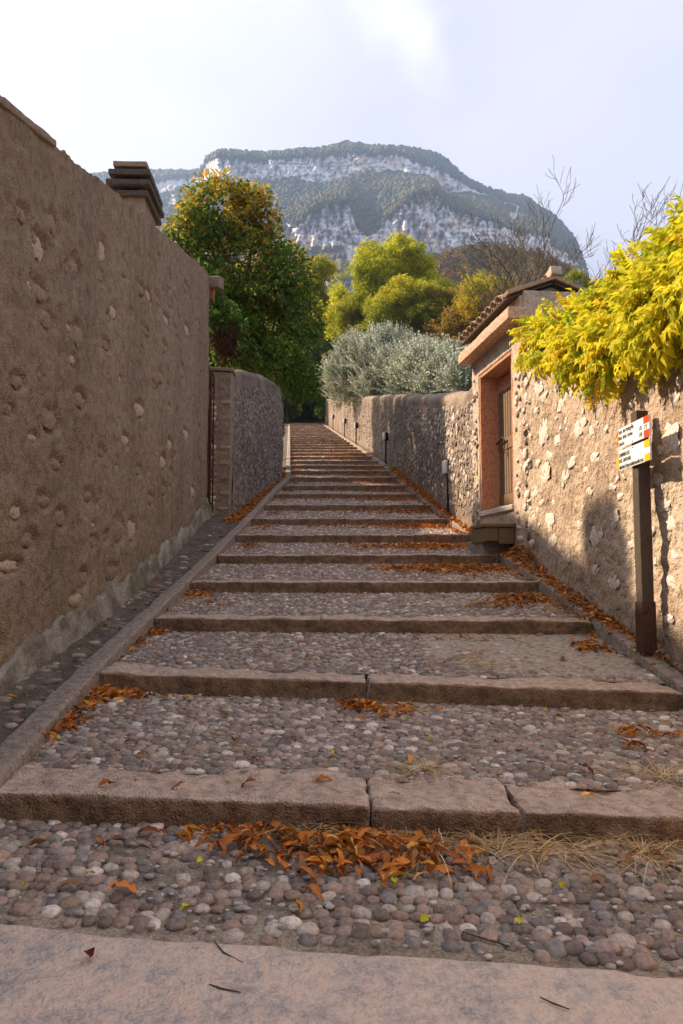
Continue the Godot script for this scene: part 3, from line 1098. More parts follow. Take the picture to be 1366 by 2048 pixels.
	for part in [[0.5, 2.2], [2.2, 3.66], [3.66, 4.5]]:
		p0 = Vector3(pl(LW, part[0]) - 0.11, pl(LT, part[0]) - 0.005, -part[0])
		p1 = Vector3(pl(LW, part[1]) - 0.11, pl(LT, part[1]) - 0.005, -part[1])
		var bz := -(p1 - p0).normalized()
		var bx := Vector3.UP.cross(bz).normalized()
		put("coping_stone", rbox(Vector3(0.27, 0.05, (p1 - p0).length() - 0.006), 0.015, 0.08, 0.008, part[0]), M["dull_stone"], house, Transform3D(Basis(bx, bz.cross(bx), bz), (p0 + p1) * 0.5))
	# eave block at the upper corner
	put("eave", rbox(Vector3(0.3, 0.2, 0.5), 0.03, 0.06, 0.012, 5), M["dull_stone"], house, Transform3D(Basis(Vector3.RIGHT, 0.28), Vector3(-2.3, 6.02, -13.1)))
	put("eave_brick", rbox(Vector3(0.1, 0.26, 0.14), 0.01, 0.06, 0.004, 6), M["red_stone"], house, Transform3D(Basis(), Vector3(-2.33, 5.8, -13.12)))
	put("eave_beam", rbox(Vector3(0.2, 0.22, 0.16), 0.015, 0.08, 0.004, 7), M["old_wood"], house, Transform3D(Basis(), Vector3(-2.26, 5.79, -13.34)))
	# chimney
	var ch := put("chimney", rbox(Vector3(0.36, 1.3, 0.7), 0.02, 0.08, 0.01, 9), M["brown_plaster"], house, Transform3D(Basis(Vector3.UP, 0.05), Vector3(-2.6, 4.82, -9.18)))
	var slabs := [[0.41, 0.75, 0.99], [0.5, 0.85, 0.86], [0.53, 0.9, 0.725], [0.47, 0.82, 0.605]]
	for k in 4:
		var s: Array = slabs[k]
		put("chimney_slab", rbox(Vector3(s[0], 0.07, s[1]), 0.012, 0.07, 0.006, k + 3), M["chimney_tile"] if k > 0 else M["dull_stone"], ch, Transform3D(Basis(Vector3.UP, rng.randf_range(-0.02, 0.02)), Vector3(0, s[2] + 0.03, 0)))
	for k in 3:
		for sx in [-1, 1]:
			for sz in [-1, 1]:
				put("chimney_brick", box(Vector3(0.1, 0.062, 0.16)), M["chimney_tile"], ch, Transform3D(Basis(), Vector3(sx * 0.15, slabs[k + 1][2] + 0.096, sz * 0.26)))


# a wall of plaster with rubble showing: two sheets, a rounded top and stones
func rubble_wall(wall: Node3D, X: Array, top: Callable, foot: Callable, d0: float, d1: float, nu: int, nv: int, side: float, thick: float, rough: float, m: Material, round_top: float, tintA: Color, tintB: Color) -> void:
	var v := PackedVector3Array()
	var c := PackedColorArray()
	for i in nu + 1:
		var t := float(i) / nu
		var d := lerpf(d0, d1, t if side < 0 else 1.0 - t)
		var h0: float = foot.call(d)
		var h1: float = top.call(d) + na.get_noise_1d(d * 20) * 0.03
		var x := pl(X, d)
		var dir := Vector3(pl(X, d + 0.1) - pl(X, d - 0.1), 0, -0.2).normalized()
		var n := Vector3(-dir.z, 0, dir.x) * -side      # towards the lane
		for j in nv + 1:
			var s := float(j) / nv
			var p: Vector3
			var face := 0.78
			if s <= face:
				p = Vector3(x, lerpf(h0, h1 - round_top, s / face), -d)
				var o := relief(d, p.y) + na.get_noise_3d(d * 50, p.y * 50, 3) * rough + nb.get_noise_3d(d * 150, p.y * 150, 3) * rough * 0.5
				p += n * o * clampf(s * 8.0, 0.3, 1.0)
			else:
				var a := (s - face) / (1.0 - face) * PI
				p = Vector3(x, h1 - round_top, -d) - n * (thick * 0.5) + n * cos(a) * thick * 0.5 + Vector3.UP * sin(a) * round_top
				p += Vector3.UP * nb.get_noise_3d(d * 60, a * 8, 8) * rough
				if j == nv:
					p.y = h0
			v.append(p)
			var u := clampf(0.5 + na.get_noise_3d(d * 10, p.y * 8, 70) * 1.2, 0.0, 1.0)
			c.append(tintA.lerp(tintB, u))
	put("plaster_wall", grid(nu, nv, v, c), m, wall)


func relief(d: float, h: float) -> float:
	return na.get_noise_3d(d * 8, h * 8, 3) * 0.035


func wall_point(X: Array, d: float, h: float, side: float) -> Transform3D:
	var dir := Vector3(pl(X, d + 0.1) - pl(X, d - 0.1), 0, -0.2).normalized()
	var n := Vector3(-dir.z, 0, dir.x) * -side
	return Transform3D(Basis(n, Vector3.UP, n.cross(Vector3.UP)), Vector3(pl(X, d), h, -d) + n * relief(d, h))


func build_left_wall() -> void:
	var w := base("garden_wall")
	tag(w, "dark grey rubble garden wall with rounded end, just above the brown house", "wall")
	rubble_wall(w, LW2, func(d): return pl(LT2, d), func(d): return line_h(d) - 0.3, 13.3, 21.2, 200, 70, -1.0, 0.4, 0.014, M["grey_rubble"], 0.16, Color(0.5, 0.48, 0.47), Color(0.85, 0.8, 0.74))
	# embedded stones
	var stones := []
	for k in 5:
		stones.append(pebble(60 + k, 8, 5, 0.25))
	var xf := []
	var cols := PackedColorArray()
	for k in 1500:
		var d := rng.randf_range(13.5, 20.6)
		var h0 := line_h(d)
		var h := lerpf(h0, pl(LT2, d) - 0.35, rng.randf())
		var s := rng.randf_range(0.015, 0.06)
		var t := wall_point(LW2, d, h, -1.0)
		t.origin -= t.basis.x * 0.003
		t.basis = t.basis * Basis(Vector3.RIGHT, rng.randf_range(-0.6, 0.6)).scaled_local(Vector3(0.022, s * rng.randf_range(0.7, 1.3), s * 1.3))
		var g := rng.randf_range(0.14, 0.42)
		if k < 300 and s > 0.045:
			put("stone", stones[k % 5], M["dull_stone"], w, t)
		else:
			xf.append(t)
			cols.append(Color(g, g * 0.88, g * 0.76))
	scatter("small_stones", stones[0], M["cobble_mix"], w, xf, cols)
	# its gatepost end that faces down the lane
	var pier := put("gatepost", rbox(Vector3(0.36, 3.0, 0.34), 0.03, 0.07, 0.022, 12), M["brown_plaster"], w, Transform3D(Basis(), Vector3(-2.135, 2.9, -13.28)))
	for k in 26:
		var h := -1.35 + 2.6 * k / 26.0
		var s := rng.randf_range(0.03, 0.05)
		put("pebble", stones[k % 5], M["wall_stone"] if rng.randf() < 0.5 else M["dull_stone"], pier, Transform3D(Basis(Vector3.BACK, rng.randf()).scaled_local(Vector3(s * 1.2, s, 0.03)), Vector3(-0.12 + rng.randf_range(-0.03, 0.03), h, 0.17)))
	for k in 9:
		put("brick", rbox(Vector3(0.17, 0.062, 0.06), 0.008, 0.1, 0.004, k), M["roof_clay"] if k % 3 else M["dull_stone"], pier, Transform3D(Basis(), Vector3(0.07 + rng.randf_range(-0.015, 0.015), -1.2 + k * 0.27, 0.155)))
	put("cap_stone", rbox(Vector3(0.44, 0.07, 0.42), 0.02, 0.06, 0.012, 17), M["dull_stone"], pier, Transform3D(Basis(Vector3.BACK, -0.06), Vector3(0.0, 1.55, 0)))


# ---------------------------------------------------------------- right: wall, gateway, far wall
func build_right_wall() -> void:
	var w := base("garden_wall")
	tag(w, "sunlit tan rubble garden wall with white stones, behind the signpost under yellow wisteria", "wall")
	rubble_wall(w, RW, func(d): return pl(RT, d), func(d): return line_h(maxf(d, 0.0)) - 0.25, -3.0, 8.95, 520, 150, 1.0, 0.45, 0.018, M["tan_plaster"], 0.12, Color(0.74, 0.7, 0.66), Color(1.14, 1.08, 1.02))
	var RS := [[8.06, 2.87, 0.16, 0.059], [7.37, 2.72, 0.129, 0.039], [6.91, 2.6, 0.129, 0.055], [7.25, 2.52, 0.159, 0.043], [7.86, 2.72, 0.104, 0.031], [7.99, 2.37, 0.16, 0.101], [7.47, 2.19, 0.112, 0.04], [6.68, 2.17, 0.149, 0.058], [6.33, 2.08, 0.081, 0.034], [4.76, 1.72, 0.122, 0.083], [6.93, 1.89, 0.112, 0.042], [7.93, 1.9, 0.16, 0.09], [7.19, 1.8, 0.103, 0.053], [6.29, 1.84, 0.105, 0.038], [8.33, 1.75, 0.16, 0.044], [6.89, 1.49, 0.094, 0.037], [8.52, 1.46, 0.16, 0.057], [7.81, 1.38, 0.16, 0.083], [6.28, 1.17, 0.142, 0.067], [7.69, 1.17, 0.16, 0.056], [5.85, 1.29, 0.09, 0.051], [4.8, 1.18, 0.068, 0.035], [5.89, 0.79, 0.113, 0.047], [7.17, 1.01, 0.117, 0.038], [4.96, 1.49, 0.065, 0.033], [6.58, 2.49, 0.073, 0.039], [5.98, 2.58, 0.097, 0.032], [5.42, 2.11, 0.079, 0.022], [4.91, 1.31, 0.08, 0.029], [5.19, 0.96, 0.079, 0.041], [4.83, 0.81, 0.076, 0.032], [6.44, 1.56, 0.069, 0.03], [5.89, 1.54, 0.069, 0.024], [6.57, 1.77, 0.057, 0.022], [6.0, 2.02, 0.06, 0.024], [5.17, 1.16, 0.053, 0.031], [4.7, 1.97, 0.06, 0.031], [7.81, 2.09, 0.122, 0.036], [8.24, 2.07, 0.113, 0.038], [6.75, 1.29, 0.075, 0.031], [6.36, 0.89, 0.079, 0.034], [8.06, 1.61, 0.085, 0.027], [4.89, 0.57, 0.062, 0.026], [5.7, 1.81, 0.054, 0.027], [8.19, 2.65, 0.09, 0.027], [7.54, 2.96, 0.096, 0.03], [8.38, 3.18, 0.119, 0.05], [7.06, 2.31, 0.067, 0.024], [4.78, 0.98, 0.045, 0.026], [5.55, 1.07, 0.06, 0.026]]
	for k in 46:
		var d := rng.randf_range(0.5, 8.8)
		RS.append([d, lerpf(line_h(d) + 0.25, pl(RT, d) - 0.3, rng.randf()), rng.randf_range(0.025, 0.06), rng.randf_range(0.015, 0.035)])
	var stones := []
	for k in 7:
		stones.append(pebble(80 + k, 12, 8, 0.42))
	for st in RS:
		var t := wall_point(RW, st[0], st[1], 1.0)
		t.basis = t.basis * Basis(Vector3.RIGHT, rng.randf_range(-0.3, 0.3)).scaled_local(Vector3(0.009, st[3] * 1.2, st[2] * 1.15))
		put("stone", stones[rng.randi() % 7], M["wall_stone"], w, t)
	# column of round pebbles where the wall meets the gateway
	var h := 1.0
	while h < 3.5:
		var s := rng.randf_range(0.035, 0.07)
		var t := wall_point(RW, 8.72 + rng.randf_range(-0.08, 0.06), h, 1.0)
		t.origin += t.basis.x * 0.004
		t.basis = t.basis.scaled_local(Vector3(0.026, s, s * 1.3))
		put("pebble", stones[rng.randi() % 7], M["dull_stone"] if rng.randf() < 0.55 else M["wall_stone"], w, t)
		if rng.randf() < 0.5:
			var t2 := wall_point(RW, 8.5 + rng.randf_range(-0.06, 0.06), h + 0.04, 1.0)
			t2.origin += t2.basis.x * 0.003
			t2.basis = t2.basis.scaled_local(Vector3(0.03, s * 0.8, s))
			put("pebble", stones[rng.randi() % 7], M["wall_stone"], w, t2)
		h += s * 2.0 + rng.randf_range(0.015, 0.05)


func build_gateway() -> void:
	# local axes: -z up the lane along the wall face, +x into the garden
	var g := base("gateway", Vector3(2.17, 0, -9.2), 0.1326)
	tag(g, "small roofed stone gateway with a red stone doorframe set in the wall", "gateway")
	var sill := 1.71
	var head := 3.68
	var a := 0.13      # near jamb
	var b := 1.46      # far jamb
	var P: Material = M["portal_plaster"]
	# near pier, far pier, band above, band below: front faces in one plane, butted
	var th := 0.8
	put("pier", rbox(Vector3(th, 3.32, 0.43), 0.02, 0.07, 0.012, 1), P, g, Transform3D(Basis(), Vector3(th / 2, 2.34, 0.3 - 0.215)))
	put("pier", rbox(Vector3(th, 3.32, 0.3), 0.02, 0.07, 0.012, 2), P, g, Transform3D(Basis(), Vector3(th / 2, 2.34, -b - 0.15)))
	put("lintel_wall", rbox(Vector3(th, 0.62, 2.06), 0.02, 0.07, 0.012, 3), P, g, Transform3D(Basis(), Vector3(th / 2 + 0.003, 3.99, -0.73)))
	put("threshold_wall", rbox(Vector3(th, 0.85, b - a), 0.02, 0.07, 0.012, 4), P, g, Transform3D(Basis(), Vector3(th / 2 + 0.002, sill - 0.06 - 0.425, -(a + b) / 2)))
	put("door_sill", rbox(Vector3(0.46, 0.075, b - a - 0.005), 0.015, 0.06, 0.008, 5), M["wall_stone"], g, Transform3D(Basis(), Vector3(0.2, sill - 0.035, -(a + b) / 2)))
	# red stone frame lining the opening
	put("door_jamb", rbox(Vector3(0.34, head - sill, 0.05), 0.012, 0.06, 0.006, 6), M["red_stone"], g, Transform3D(Basis(), Vector3(0.18, (head + sill) / 2, -b + 0.027)))
	put("door_jamb", rbox(Vector3(0.34, head - sill, 0.05), 0.012, 0.06, 0.006, 7), M["red_stone"], g, Transform3D(Basis(), Vector3(0.18, (head + sill) / 2, -a - 0.027)))
	put("door_lintel", rbox(Vector3(0.34, 0.05, b - a - 0.11), 0.012, 0.06, 0.006, 8), M["red_stone"], g, Transform3D(Basis(), Vector3(0.18, head - 0.028, -(a + b) / 2)))
	# door leaf: frame, rails and planks
	var dw := b - a - 0.11
	var door := put("door", box(Vector3(0.02, head - sill - 0.06, dw)), M["door_wood"], g, Transform3D(Basis(), Vector3(0.31, (head + sill) / 2 - 0.03, -(a + b) / 2)))
	var top := (head - sill) / 2 - 0.04
	put("rail", box(Vector3(0.035, 0.2, dw - 0.01), 0.006), M["red_stone"], door, Transform3D(Basis(), Vector3(-0.03, top - 0.11, 0)))
	put("rail", box(Vector3(0.035, 0.17, dw - 0.01), 0.006), M["door_wood"], door, Transform3D(Basis(), Vector3(-0.03, -0.02, 0)))
	put("rail", box(Vector3(0.035, 0.24, dw - 0.01), 0.006), M["door_wood"], door, Transform3D(Basis(), Vector3(-0.03, -top + 0.1, 0)))
	var n := 13
	for k in n:
		var z := -dw / 2 + dw * (k + 0.5) / n
		for part in [[0.068, top - 0.215], [-top + 0.225, -0.108]]:
			var len: float = part[1] - part[0]
			put("plank", rbox(Vector3(0.024, len, dw / n - 0.02), 0.006, 9.0, 0.0, k), M["door_wood"] if k % 3 else M["grey_wood"], door, Transform3D(Basis(), Vector3(-0.026, (part[0] + part[1]) / 2, z)))
	# iron latch with chain
	put("latch", tube_mesh([Vector3(-0.06, 0.02, -dw / 2 - 0.05), Vector3(-0.09, 0.03, -dw / 2 + 0.12), Vector3(-0.1, 0.06, -dw / 2 + 0.34), Vector3(-0.08, -0.02, -dw / 2 + 0.36)], [0.012, 0.013, 0.013, 0.012], 6), M["iron"], door)
	for k in 5:
		var tor := TorusMesh.new()
		tor.inner_radius = 0.009
		tor.outer_radius = 0.02
		tor.rings = 8
		tor.ring_segments = 5
		put("chain_link", tor, M["iron"], door, Transform3D(Basis(Vector3.UP, k * PI / 2) * Basis(Vector3.RIGHT, PI / 2), Vector3(-0.08, -0.03 - 0.03 * k, -dw / 2 + 0.35 - 0.012 * k)))
	# cornice slab and roof
	put("cornice", rbox(Vector3(0.5, 0.15, 2.12), 0.018, 0.07, 0.01, 9), M["pink_stone"], g, Transform3D(Basis(), Vector3(0.05, 4.0, -0.74)))
	put("roof_wall", rbox(Vector3(0.82, 0.17, 2.0), 0.015, 0.08, 0.01, 10), P, g, Transform3D(Basis(), Vector3(0.38, 4.16, -0.74)))
	var ridge := Vector2(0.42, 4.46)
	var eave := Vector2(-0.2, 4.23)
	var back := Vector2(1.04, 4.23)
	var z0 := 0.26
	var z1 := -1.75
	# gable body under the tiles
	var v := PackedVector3Array()
	var idx := PackedInt32Array()
	for z in [z0 - 0.1, z1 + 0.1]:
		v.append_array([Vector3(0.0, 4.2, z), Vector3(0.84, 4.2, z), Vector3(0.84, 4.25, z), Vector3(ridge.x, ridge.y - 0.06, z), Vector3(0.0, 4.25, z)])
	idx.append_array([0, 4, 3, 0, 3, 2, 0, 2, 1, 5, 8, 9, 5, 7, 8, 5, 6, 7])
	for k in 5:
		var q := (k + 1) % 5
		idx.append_array([k, q, q + 5, k, q + 5, k + 5])
	put("gable", arr_mesh(v, idx), M["grey_render"], g)
	for k in 2:
		var e: Vector2 = eave if k == 0 else back
		var run := ridge - e
		var len := run.length()
		var ang := atan2(run.y, absf(run.x))
		var mid := (ridge + e) / 2
		var rot := Basis(Vector3.BACK, ang if k == 0 else -ang)
		put("roof_board", box(Vector3(len - 0.02, 0.025, z0 - z1 - 0.02)), M["old_wood"], g, Transform3D(rot, Vector3(mid.x, mid.y - 0.035, (z0 + z1) / 2)))
		# flat verge slabs on the end that faces down the lane
		for q in 2:
			put("verge_slab", rbox(Vector3(len / 2 - 0.004, 0.05, 0.24), 0.008, 0.07, 0.006, q + k * 3), M["roof_clay"], g, Transform3D(rot, Vector3(lerpf(e.x, ridge.x, 0.27 + q * 0.48), lerpf(e.y, ridge.y, 0.27 + q * 0.48) + 0.025, z0 - 0.09)))
		var cols := 9
		for t in cols:
			var z := lerpf(z0 - 0.32, z1 + 0.1, float(t) / (cols - 1))
			for row in 2:
				var f0 := 0.0 if row == 0 else 0.46
				var f1 := 0.56 if row == 0 else 1.0
				var sgn := 1.0 if k == 0 else -1.0
				for kind in 2:
					var m := half_tile(len * (f1 - f0), 0.095, 0.075, kind == 0)
					var p := e.lerp(ridge, (f0 + f1) / 2)
					var tr := Transform3D(rot * (Basis() if k == 0 else Basis(Vector3.UP, PI)), Vector3(p.x + rng.randf_range(-0.012, 0.012), p.y + (0.045 if kind == 0 else 0.02) + row * 0.014, z + (0.0 if kind == 0 else 0.107) + rng.randf_range(-0.006, 0.006)))
					if kind == 0 or row == 0:
						put("roof_tile", m, M["roof_clay"], g, tr)
	var zz := z0 - 0.1
	while zz > z1:
		put("ridge_tile", half_tile(0.4, 0.11, 0.1, true), M["roof_clay"], g, Transform3D(Basis(Vector3.UP, PI / 2), Vector3(ridge.x, ridge.y + 0.035, zz - 0.2)))
		zz -= 0.36
	put("ridge_cap", rbox(Vector3(0.15, 0.13, 0.34), 0.02, 0.08, 0.008, 4), M["portal_plaster"], g, Transform3D(Basis(Vector3.RIGHT, -0.3), Vector3(ridge.x + 0.02, ridge.y + 0.06, z0 - 0.12)))
	# round pebbles bedded in the plaster beside the opening
	var stones := []
	for k in 4:
		stones.append(pebble(120 + k, 9, 6, 0.25))
	for k in 70:
		var near := k % 2 == 0
		var z := rng.randf_range(0.0, 0.26) if near else -b - rng.randf_range(0.05, 0.27)
		var h := lerpf(1.2, 3.7, rng.randf())
		var s := rng.randf_range(0.02, 0.045)
		put("pebble", stones[k % 4], M["dull_stone"] if rng.randf() < 0.5 else M["wall_stone"], g, Transform3D(Basis().scaled_local(Vector3(0.022, s, s * 1.2)), Vector3(-0.002, h, z)))
	# plank step before the door
	var st := base("wooden_step", Vector3(2.17, 0, -9.2), 0.1326)
	tag(st, "weathered wooden plank step in front of the gateway door", "step")
	put("tread_board", rbox(Vector3(0.4, 0.04, 0.62), 0.006, 0.2, 0.002, 2), M["step_wood"], st, Transform3D(Basis(), Vector3(-0.2, 1.44, -0.36)))
	put("front_board", rbox(Vector3(0.2, 0.2, 0.035), 0.006, 0.2, 0.002, 3), M["step_wood"], st, Transform3D(Basis(), Vector3(-0.12, 1.31, -0.1)))
	put("front_board", rbox(Vector3(0.16, 0.17, 0.03), 0.006, 0.2, 0.002, 4), M["step_wood"], st, Transform3D(Basis(), Vector3(-0.305, 1.33, -0.105)))
	put("side_board", rbox(Vector3(0.03, 0.18, 0.56), 0.006, 0.2, 0.002, 5), M["step_wood"], st, Transform3D(Basis(), Vector3(-0.37, 1.325, -0.4)))
	put("stone_pad", rbox(Vector3(0.5, 0.3, 0.7), 0.03, 0.08, 0.015, 5), M["kerb_stone"], st, Transform3D(Basis(), Vector3(-0.1, 1.12, -0.66)))


# a clay half-pipe along local x (high end at +x), opening downwards or upwards
func half_tile(len: float, r0: float, r1: float, over: bool) -> ArrayMesh:
	var v := PackedVector3Array()
	var idx := PackedInt32Array()
	var seg := 8
	for shell in 2:
		var thick := 0.014 * shell
		for e in 2:
			for k in seg + 1:
				var a := PI * k / seg
				var r := (r0 if e == 0 else r1) - thick
				v.append(Vector3(-len / 2 + len * e, sin(a) * r * (0.62 if over else -0.62), cos(a) * r))
	var w := seg + 1
	for k in seg:
		idx.append_array([k, k + w, k + w + 1, k, k + w + 1, k + 1])
		var o := 2 * w
		idx.append_array([o + k, o + k + w + 1, o + k + w, o + k, o + k + 1, o + k + w + 1])
		idx.append_array([k, k + 1, o + k + 1, k, o + k + 1, o + k])
		idx.append_array([w + k, o + w + k + 1, w + k + 1, w + k, o + w + k, o + w + k + 1])
	return arr_mesh(v, idx)


func far_top(d: float) -> float:
	if d < 11.8:
		return lerpf(3.73, 3.76, (d - 10.7) / 1.1) + smoothstep(11.1, 10.7, d) * 0.12
	return line_h(d) + pl([[11.8, 2.19], [16.6, 2.17], [24.5, 2.2], [60, 2.0]], d)


func build_far_wall() -> void:
	var w := base("garden_wall")
	tag(w, "long grey rubble garden wall climbing beyond the gateway behind the path lights", "wall")
	rubble_wall(w, RW2, far_top, func(d): return line_h(d) - 0.3, 10.75, 26.0, 330, 64, 1.0, 0.42, 0.02, M["grey_rubble"], 0.18, Color(0.62, 0.6, 0.58), Color(1.1, 1.0, 0.92))
	rubble_wall(w, RW2, far_top, func(d): return line_h(d) - 0.3, 26.0, 60.0, 160, 30, 1.0, 0.42, 0.03, M["grey_rubble"], 0.18, Color(0.62, 0.6, 0.58), Color(1.1, 1.0, 0.92))
	var stones := []
	for k in 5:
		stones.append(pebble(140 + k, 8, 5, 0.35))
	var xf := []
	var cols := PackedColorArray()
	var singles := 0
	for k in 2600:
		var d := 10.9 + 30.0 * pow(rng.randf(), 1.7)
		var h := lerpf(line_h(d) + 0.15, far_top(d) - 0.3, pow(rng.randf(), 0.8))
		var s := rng.randf_range(0.014, 0.05) * (1.35 if rng.randf() < 0.12 else 1.0)
		var t := wall_point(RW2, d, h, 1.0)
		t.origin += t.basis.x * 0.002
		t.basis = t.basis * Basis(Vector3.RIGHT, rng.randf_range(-0.6, 0.6)).scaled_local(Vector3(0.02, s * rng.randf_range(0.7, 1.4), s * 1.25))
		if s > 0.04 and d < 17.0 and singles < 250:
			singles += 1
			put("stone", stones[k % 5], M["dull_stone"] if rng.randf() < 0.6 else M["wall_stone"], w, t)
		else:
			var g := rng.randf_range(0.2, 0.52)
			xf.append(t)
			cols.append(Color(g, g * 0.9, g * 0.79))
	scatter("small_stones", stones[0], M["cobble_mix"], w, xf, cols)


# ---------------------------------------------------------------- furniture
func text(parent: Node, s: String, at: Vector3, height: float, width: float, m: Material) -> void:
	var t := TextMesh.new()
	var f := SystemFont.new()
	f.font_names = PackedStringArray(["Droid Sans"])
	t.font = f
	t.text = s
	t.font_size = 32
	t.pixel_size = height / 24.0
	t.depth = 0.0012
	t.horizontal_alignment = HORIZONTAL_ALIGNMENT_LEFT
	var w := t.get_aabb().size.x
	var k := width / w if width > 0.0 and w > 0.0 else 1.0
	put("lettering", t, m, parent, Transform3D(Basis().scaled(Vector3(k, 1, 1)), at + Vector3(-t.get_aabb().position.x * k, 0, 0)))


func build_signpost() -> void:
	var s := base("signpost", Vector3(2.02, 0.34, -5.02), 0.12)
	tag(s, "dark square wooden post with two white trail arrow boards against the tan wall", "signpost")
	put("post", rbox(Vector3(0.086, 1.62, 0.086), 0.008, 0.12, 0.003, 2), M["old_wood"], s, Transform3D(Basis(), Vector3(0, 0.81, 0)))
	var shoe := put("metal_shoe", box(Vector3(0.097, 0.34, 0.097), 0.004), M["rust"], s, Transform3D(Basis(), Vector3(0, 0.17, 0)))
	var bolt := CylinderMesh.new()
	bolt.top_radius = 0.009
	bolt.bottom_radius = 0.011
	bolt.height = 0.012
	bolt.radial_segments = 8
	put("bolt", bolt, M["iron"], shoe, Transform3D(Basis(Vector3.RIGHT, PI / 2), Vector3(-0.02, 0.1, 0.052)))
	var lines := [[["Sent. dei Pellegrini", 0.055, 0.042, 0.27], ["Mad. della Corona", 0.055, 0.0, 0.25], ["Spiazzi", 0.055, -0.042, 0.1], ["1.45", 0.415, 0.004, 0.05], ["73", 0.5, -0.002, 0.045], ["2.00", 0.415, -0.038, 0.05]],
		[["CAMMINO DEI", 0.055, 0.034, 0.19], ["DUE SANTUARI", 0.055, -0.006, 0.21], ["dalla Pieve di Chiampo alla Madonna della Corona", 0.055, -0.05, 0.42]]]
	for k in 2:
		# board axes: +x from the arrow tip towards the viewer, +z out of the face
		var bd := Node3D.new()
		bd.name = "arrow_board"
		s.add_child(bd, true)
		bd.transform = Transform3D(Basis(Vector3(0, 0, 1), Vector3(0, 1, 0), Vector3(-1, 0, 0)), Vector3(-0.055, 1.47 - 0.156 * k, -0.28))
		bd.transform = Transform3D(Basis(Vector3.UP, -0.12), Vector3.ZERO) * bd.transform
		var h := 0.068
		var len := 0.58
		var v := PackedVector3Array()
		for z in [0.005, -0.005]:
			v.append_array([Vector3(0.045, -h, z), Vector3(0.045, h, z), Vector3(len, h, z), Vector3(len, -h, z), Vector3(-0.012, 0, z)])
		var idx := PackedInt32Array([0, 1, 2, 0, 2, 3, 0, 4, 1, 5, 7, 6, 5, 8, 7, 5, 6, 9])
		for e in [[0, 4], [4, 1], [1, 2], [2, 3], [3, 0]]:
			idx.append_array([e[0], e[0] + 5, e[1] + 5, e[0], e[1] + 5, e[1]])
		put("panel", arr_mesh(v, idx), M["sign_white"], bd)
		var paint: Material = M["sign_red"] if k == 0 else M["sign_yellow"]
		v = PackedVector3Array([Vector3(0.044, -h + 0.002, 0.0065), Vector3(0.044, h - 0.002, 0.0065), Vector3(-0.009, 0, 0.0065)])
		put("arrow_tip", arr_mesh(v, PackedInt32Array([0, 2, 1])), paint, bd)
		if k == 0:
			v = PackedVector3Array([Vector3(0.044, -0.02, 0.0075), Vector3(0.044, 0.02, 0.0075), Vector3(0.006, 0.014, 0.0075), Vector3(-0.006, 0, 0.0075), Vector3(0.006, -0.014, 0.0075)])
			put("arrow_stripe", arr_mesh(v, PackedInt32Array([0, 2, 1, 0, 3, 2, 0, 4, 3])), M["sign_yellow"], bd)
		for q in [-1, 1]:
			put("colour_patch", box(Vector3(0.085, 0.045, 0.0016), 0.0004), paint, bd, Transform3D(Basis(), Vector3(len - 0.0445, q * 0.0445, 0.0062)))
		for q in [-1, 1]:
			put("bolt", bolt, M["iron"], bd, Transform3D(Basis(Vector3.RIGHT, PI / 2).scaled(Vector3(0.45, 0.45, 0.45)), Vector3(0.3, q * 0.056, 0.007)))
		for l in lines[k]:
			text(bd, l[0], Vector3(l[1], l[2], 0.0068), 0.027, l[3], M["ink"])


func build_lamps() -> void:
	var spots := [[13.2, 1.985], [23.5, 1.32], [33.0, 0.5], [39.0, 0.02], [48.0, -0.6]]
	var words := ["nearest black path light with a pale box head, beside the gateway", "second black path light up the lane from the gateway", "third black path light up the lane, halfway along the grey wall", "fourth black path light up the lane, near the top bend", "farthest black path light, at the top of the steps"]
	for k in 5:
		var d: float = spots[k][0]
		var x: float = pl(KR, d) + 0.14 if k > 0 else 1.97 - 0.08
		var o := base("path_light", Vector3(x, verge_h(x, d) - 0.03, -d), 0.5)
		tag(o, words[k], "path light", "path lights along the wall")
		put("post", tube_mesh([Vector3(0, 0, 0), Vector3(0, 0.82, 0)], [0.03, 0.028], 10), M["black_metal"], o)
		put("head", rbox(Vector3(0.13, 0.26, 0.13), 0.02, 9.0, 0.0, 0), M["black_metal"], o, Transform3D(Basis(), Vector3(0.02, 0.9, 0)))
		put("diffuser", rbox(Vector3(0.06, 0.24, 0.125), 0.025, 9.0, 0.0, 0), M["diffuser"], o, Transform3D(Basis(), Vector3(-0.07, 0.9, 0)))


func build_iron_gate() -> void:
	var o := base("iron_gate", Vector3(-2.3, 1.85, -13.02))
	tag(o, "narrow rusty iron gate leaf standing between the house corner and the garden wall", "gate")
	for p in [[0.0, 2.55, 0.022], [0.05, 2.45, 0.016], [-0.035, 2.4, 0.01]]:
		put("bar", tube_mesh([Vector3(p[0], 0, 0), Vector3(p[0], p[1], 0)], [p[2], p[2]], 8), M["rust"], o)
	put("brace", tube_mesh([Vector3(-0.05, 2.62, 0.02), Vector3(0.05, 2.45, 0)], [0.014, 0.014], 6), M["rust"], o)
	for h in [0.2, 1.3, 2.3]:
		put("crossbar", box(Vector3(0.11, 0.035, 0.012)), M["rust"], o, Transform3D(Basis(), Vector3(0.01, h, -0.012)))
	for k in 5:
		put("bar", tube_mesh([Vector3(0.02, 0.05, -0.12 * (k + 1)), Vector3(0.02, 2.3, -0.12 * (k + 1))], [0.008, 0.008], 6), M["rust"], o)
	put("gate_rail", box(Vector3(0.02, 0.03, 0.7)), M["rust"], o, Transform3D(Basis(), Vector3(0.02, 2.3, -0.34)))
	put("gate_rail", box(Vector3(0.02, 0.03, 0.7)), M["rust"], o, Transform3D(Basis(), Vector3(0.02, 0.1, -0.34)))


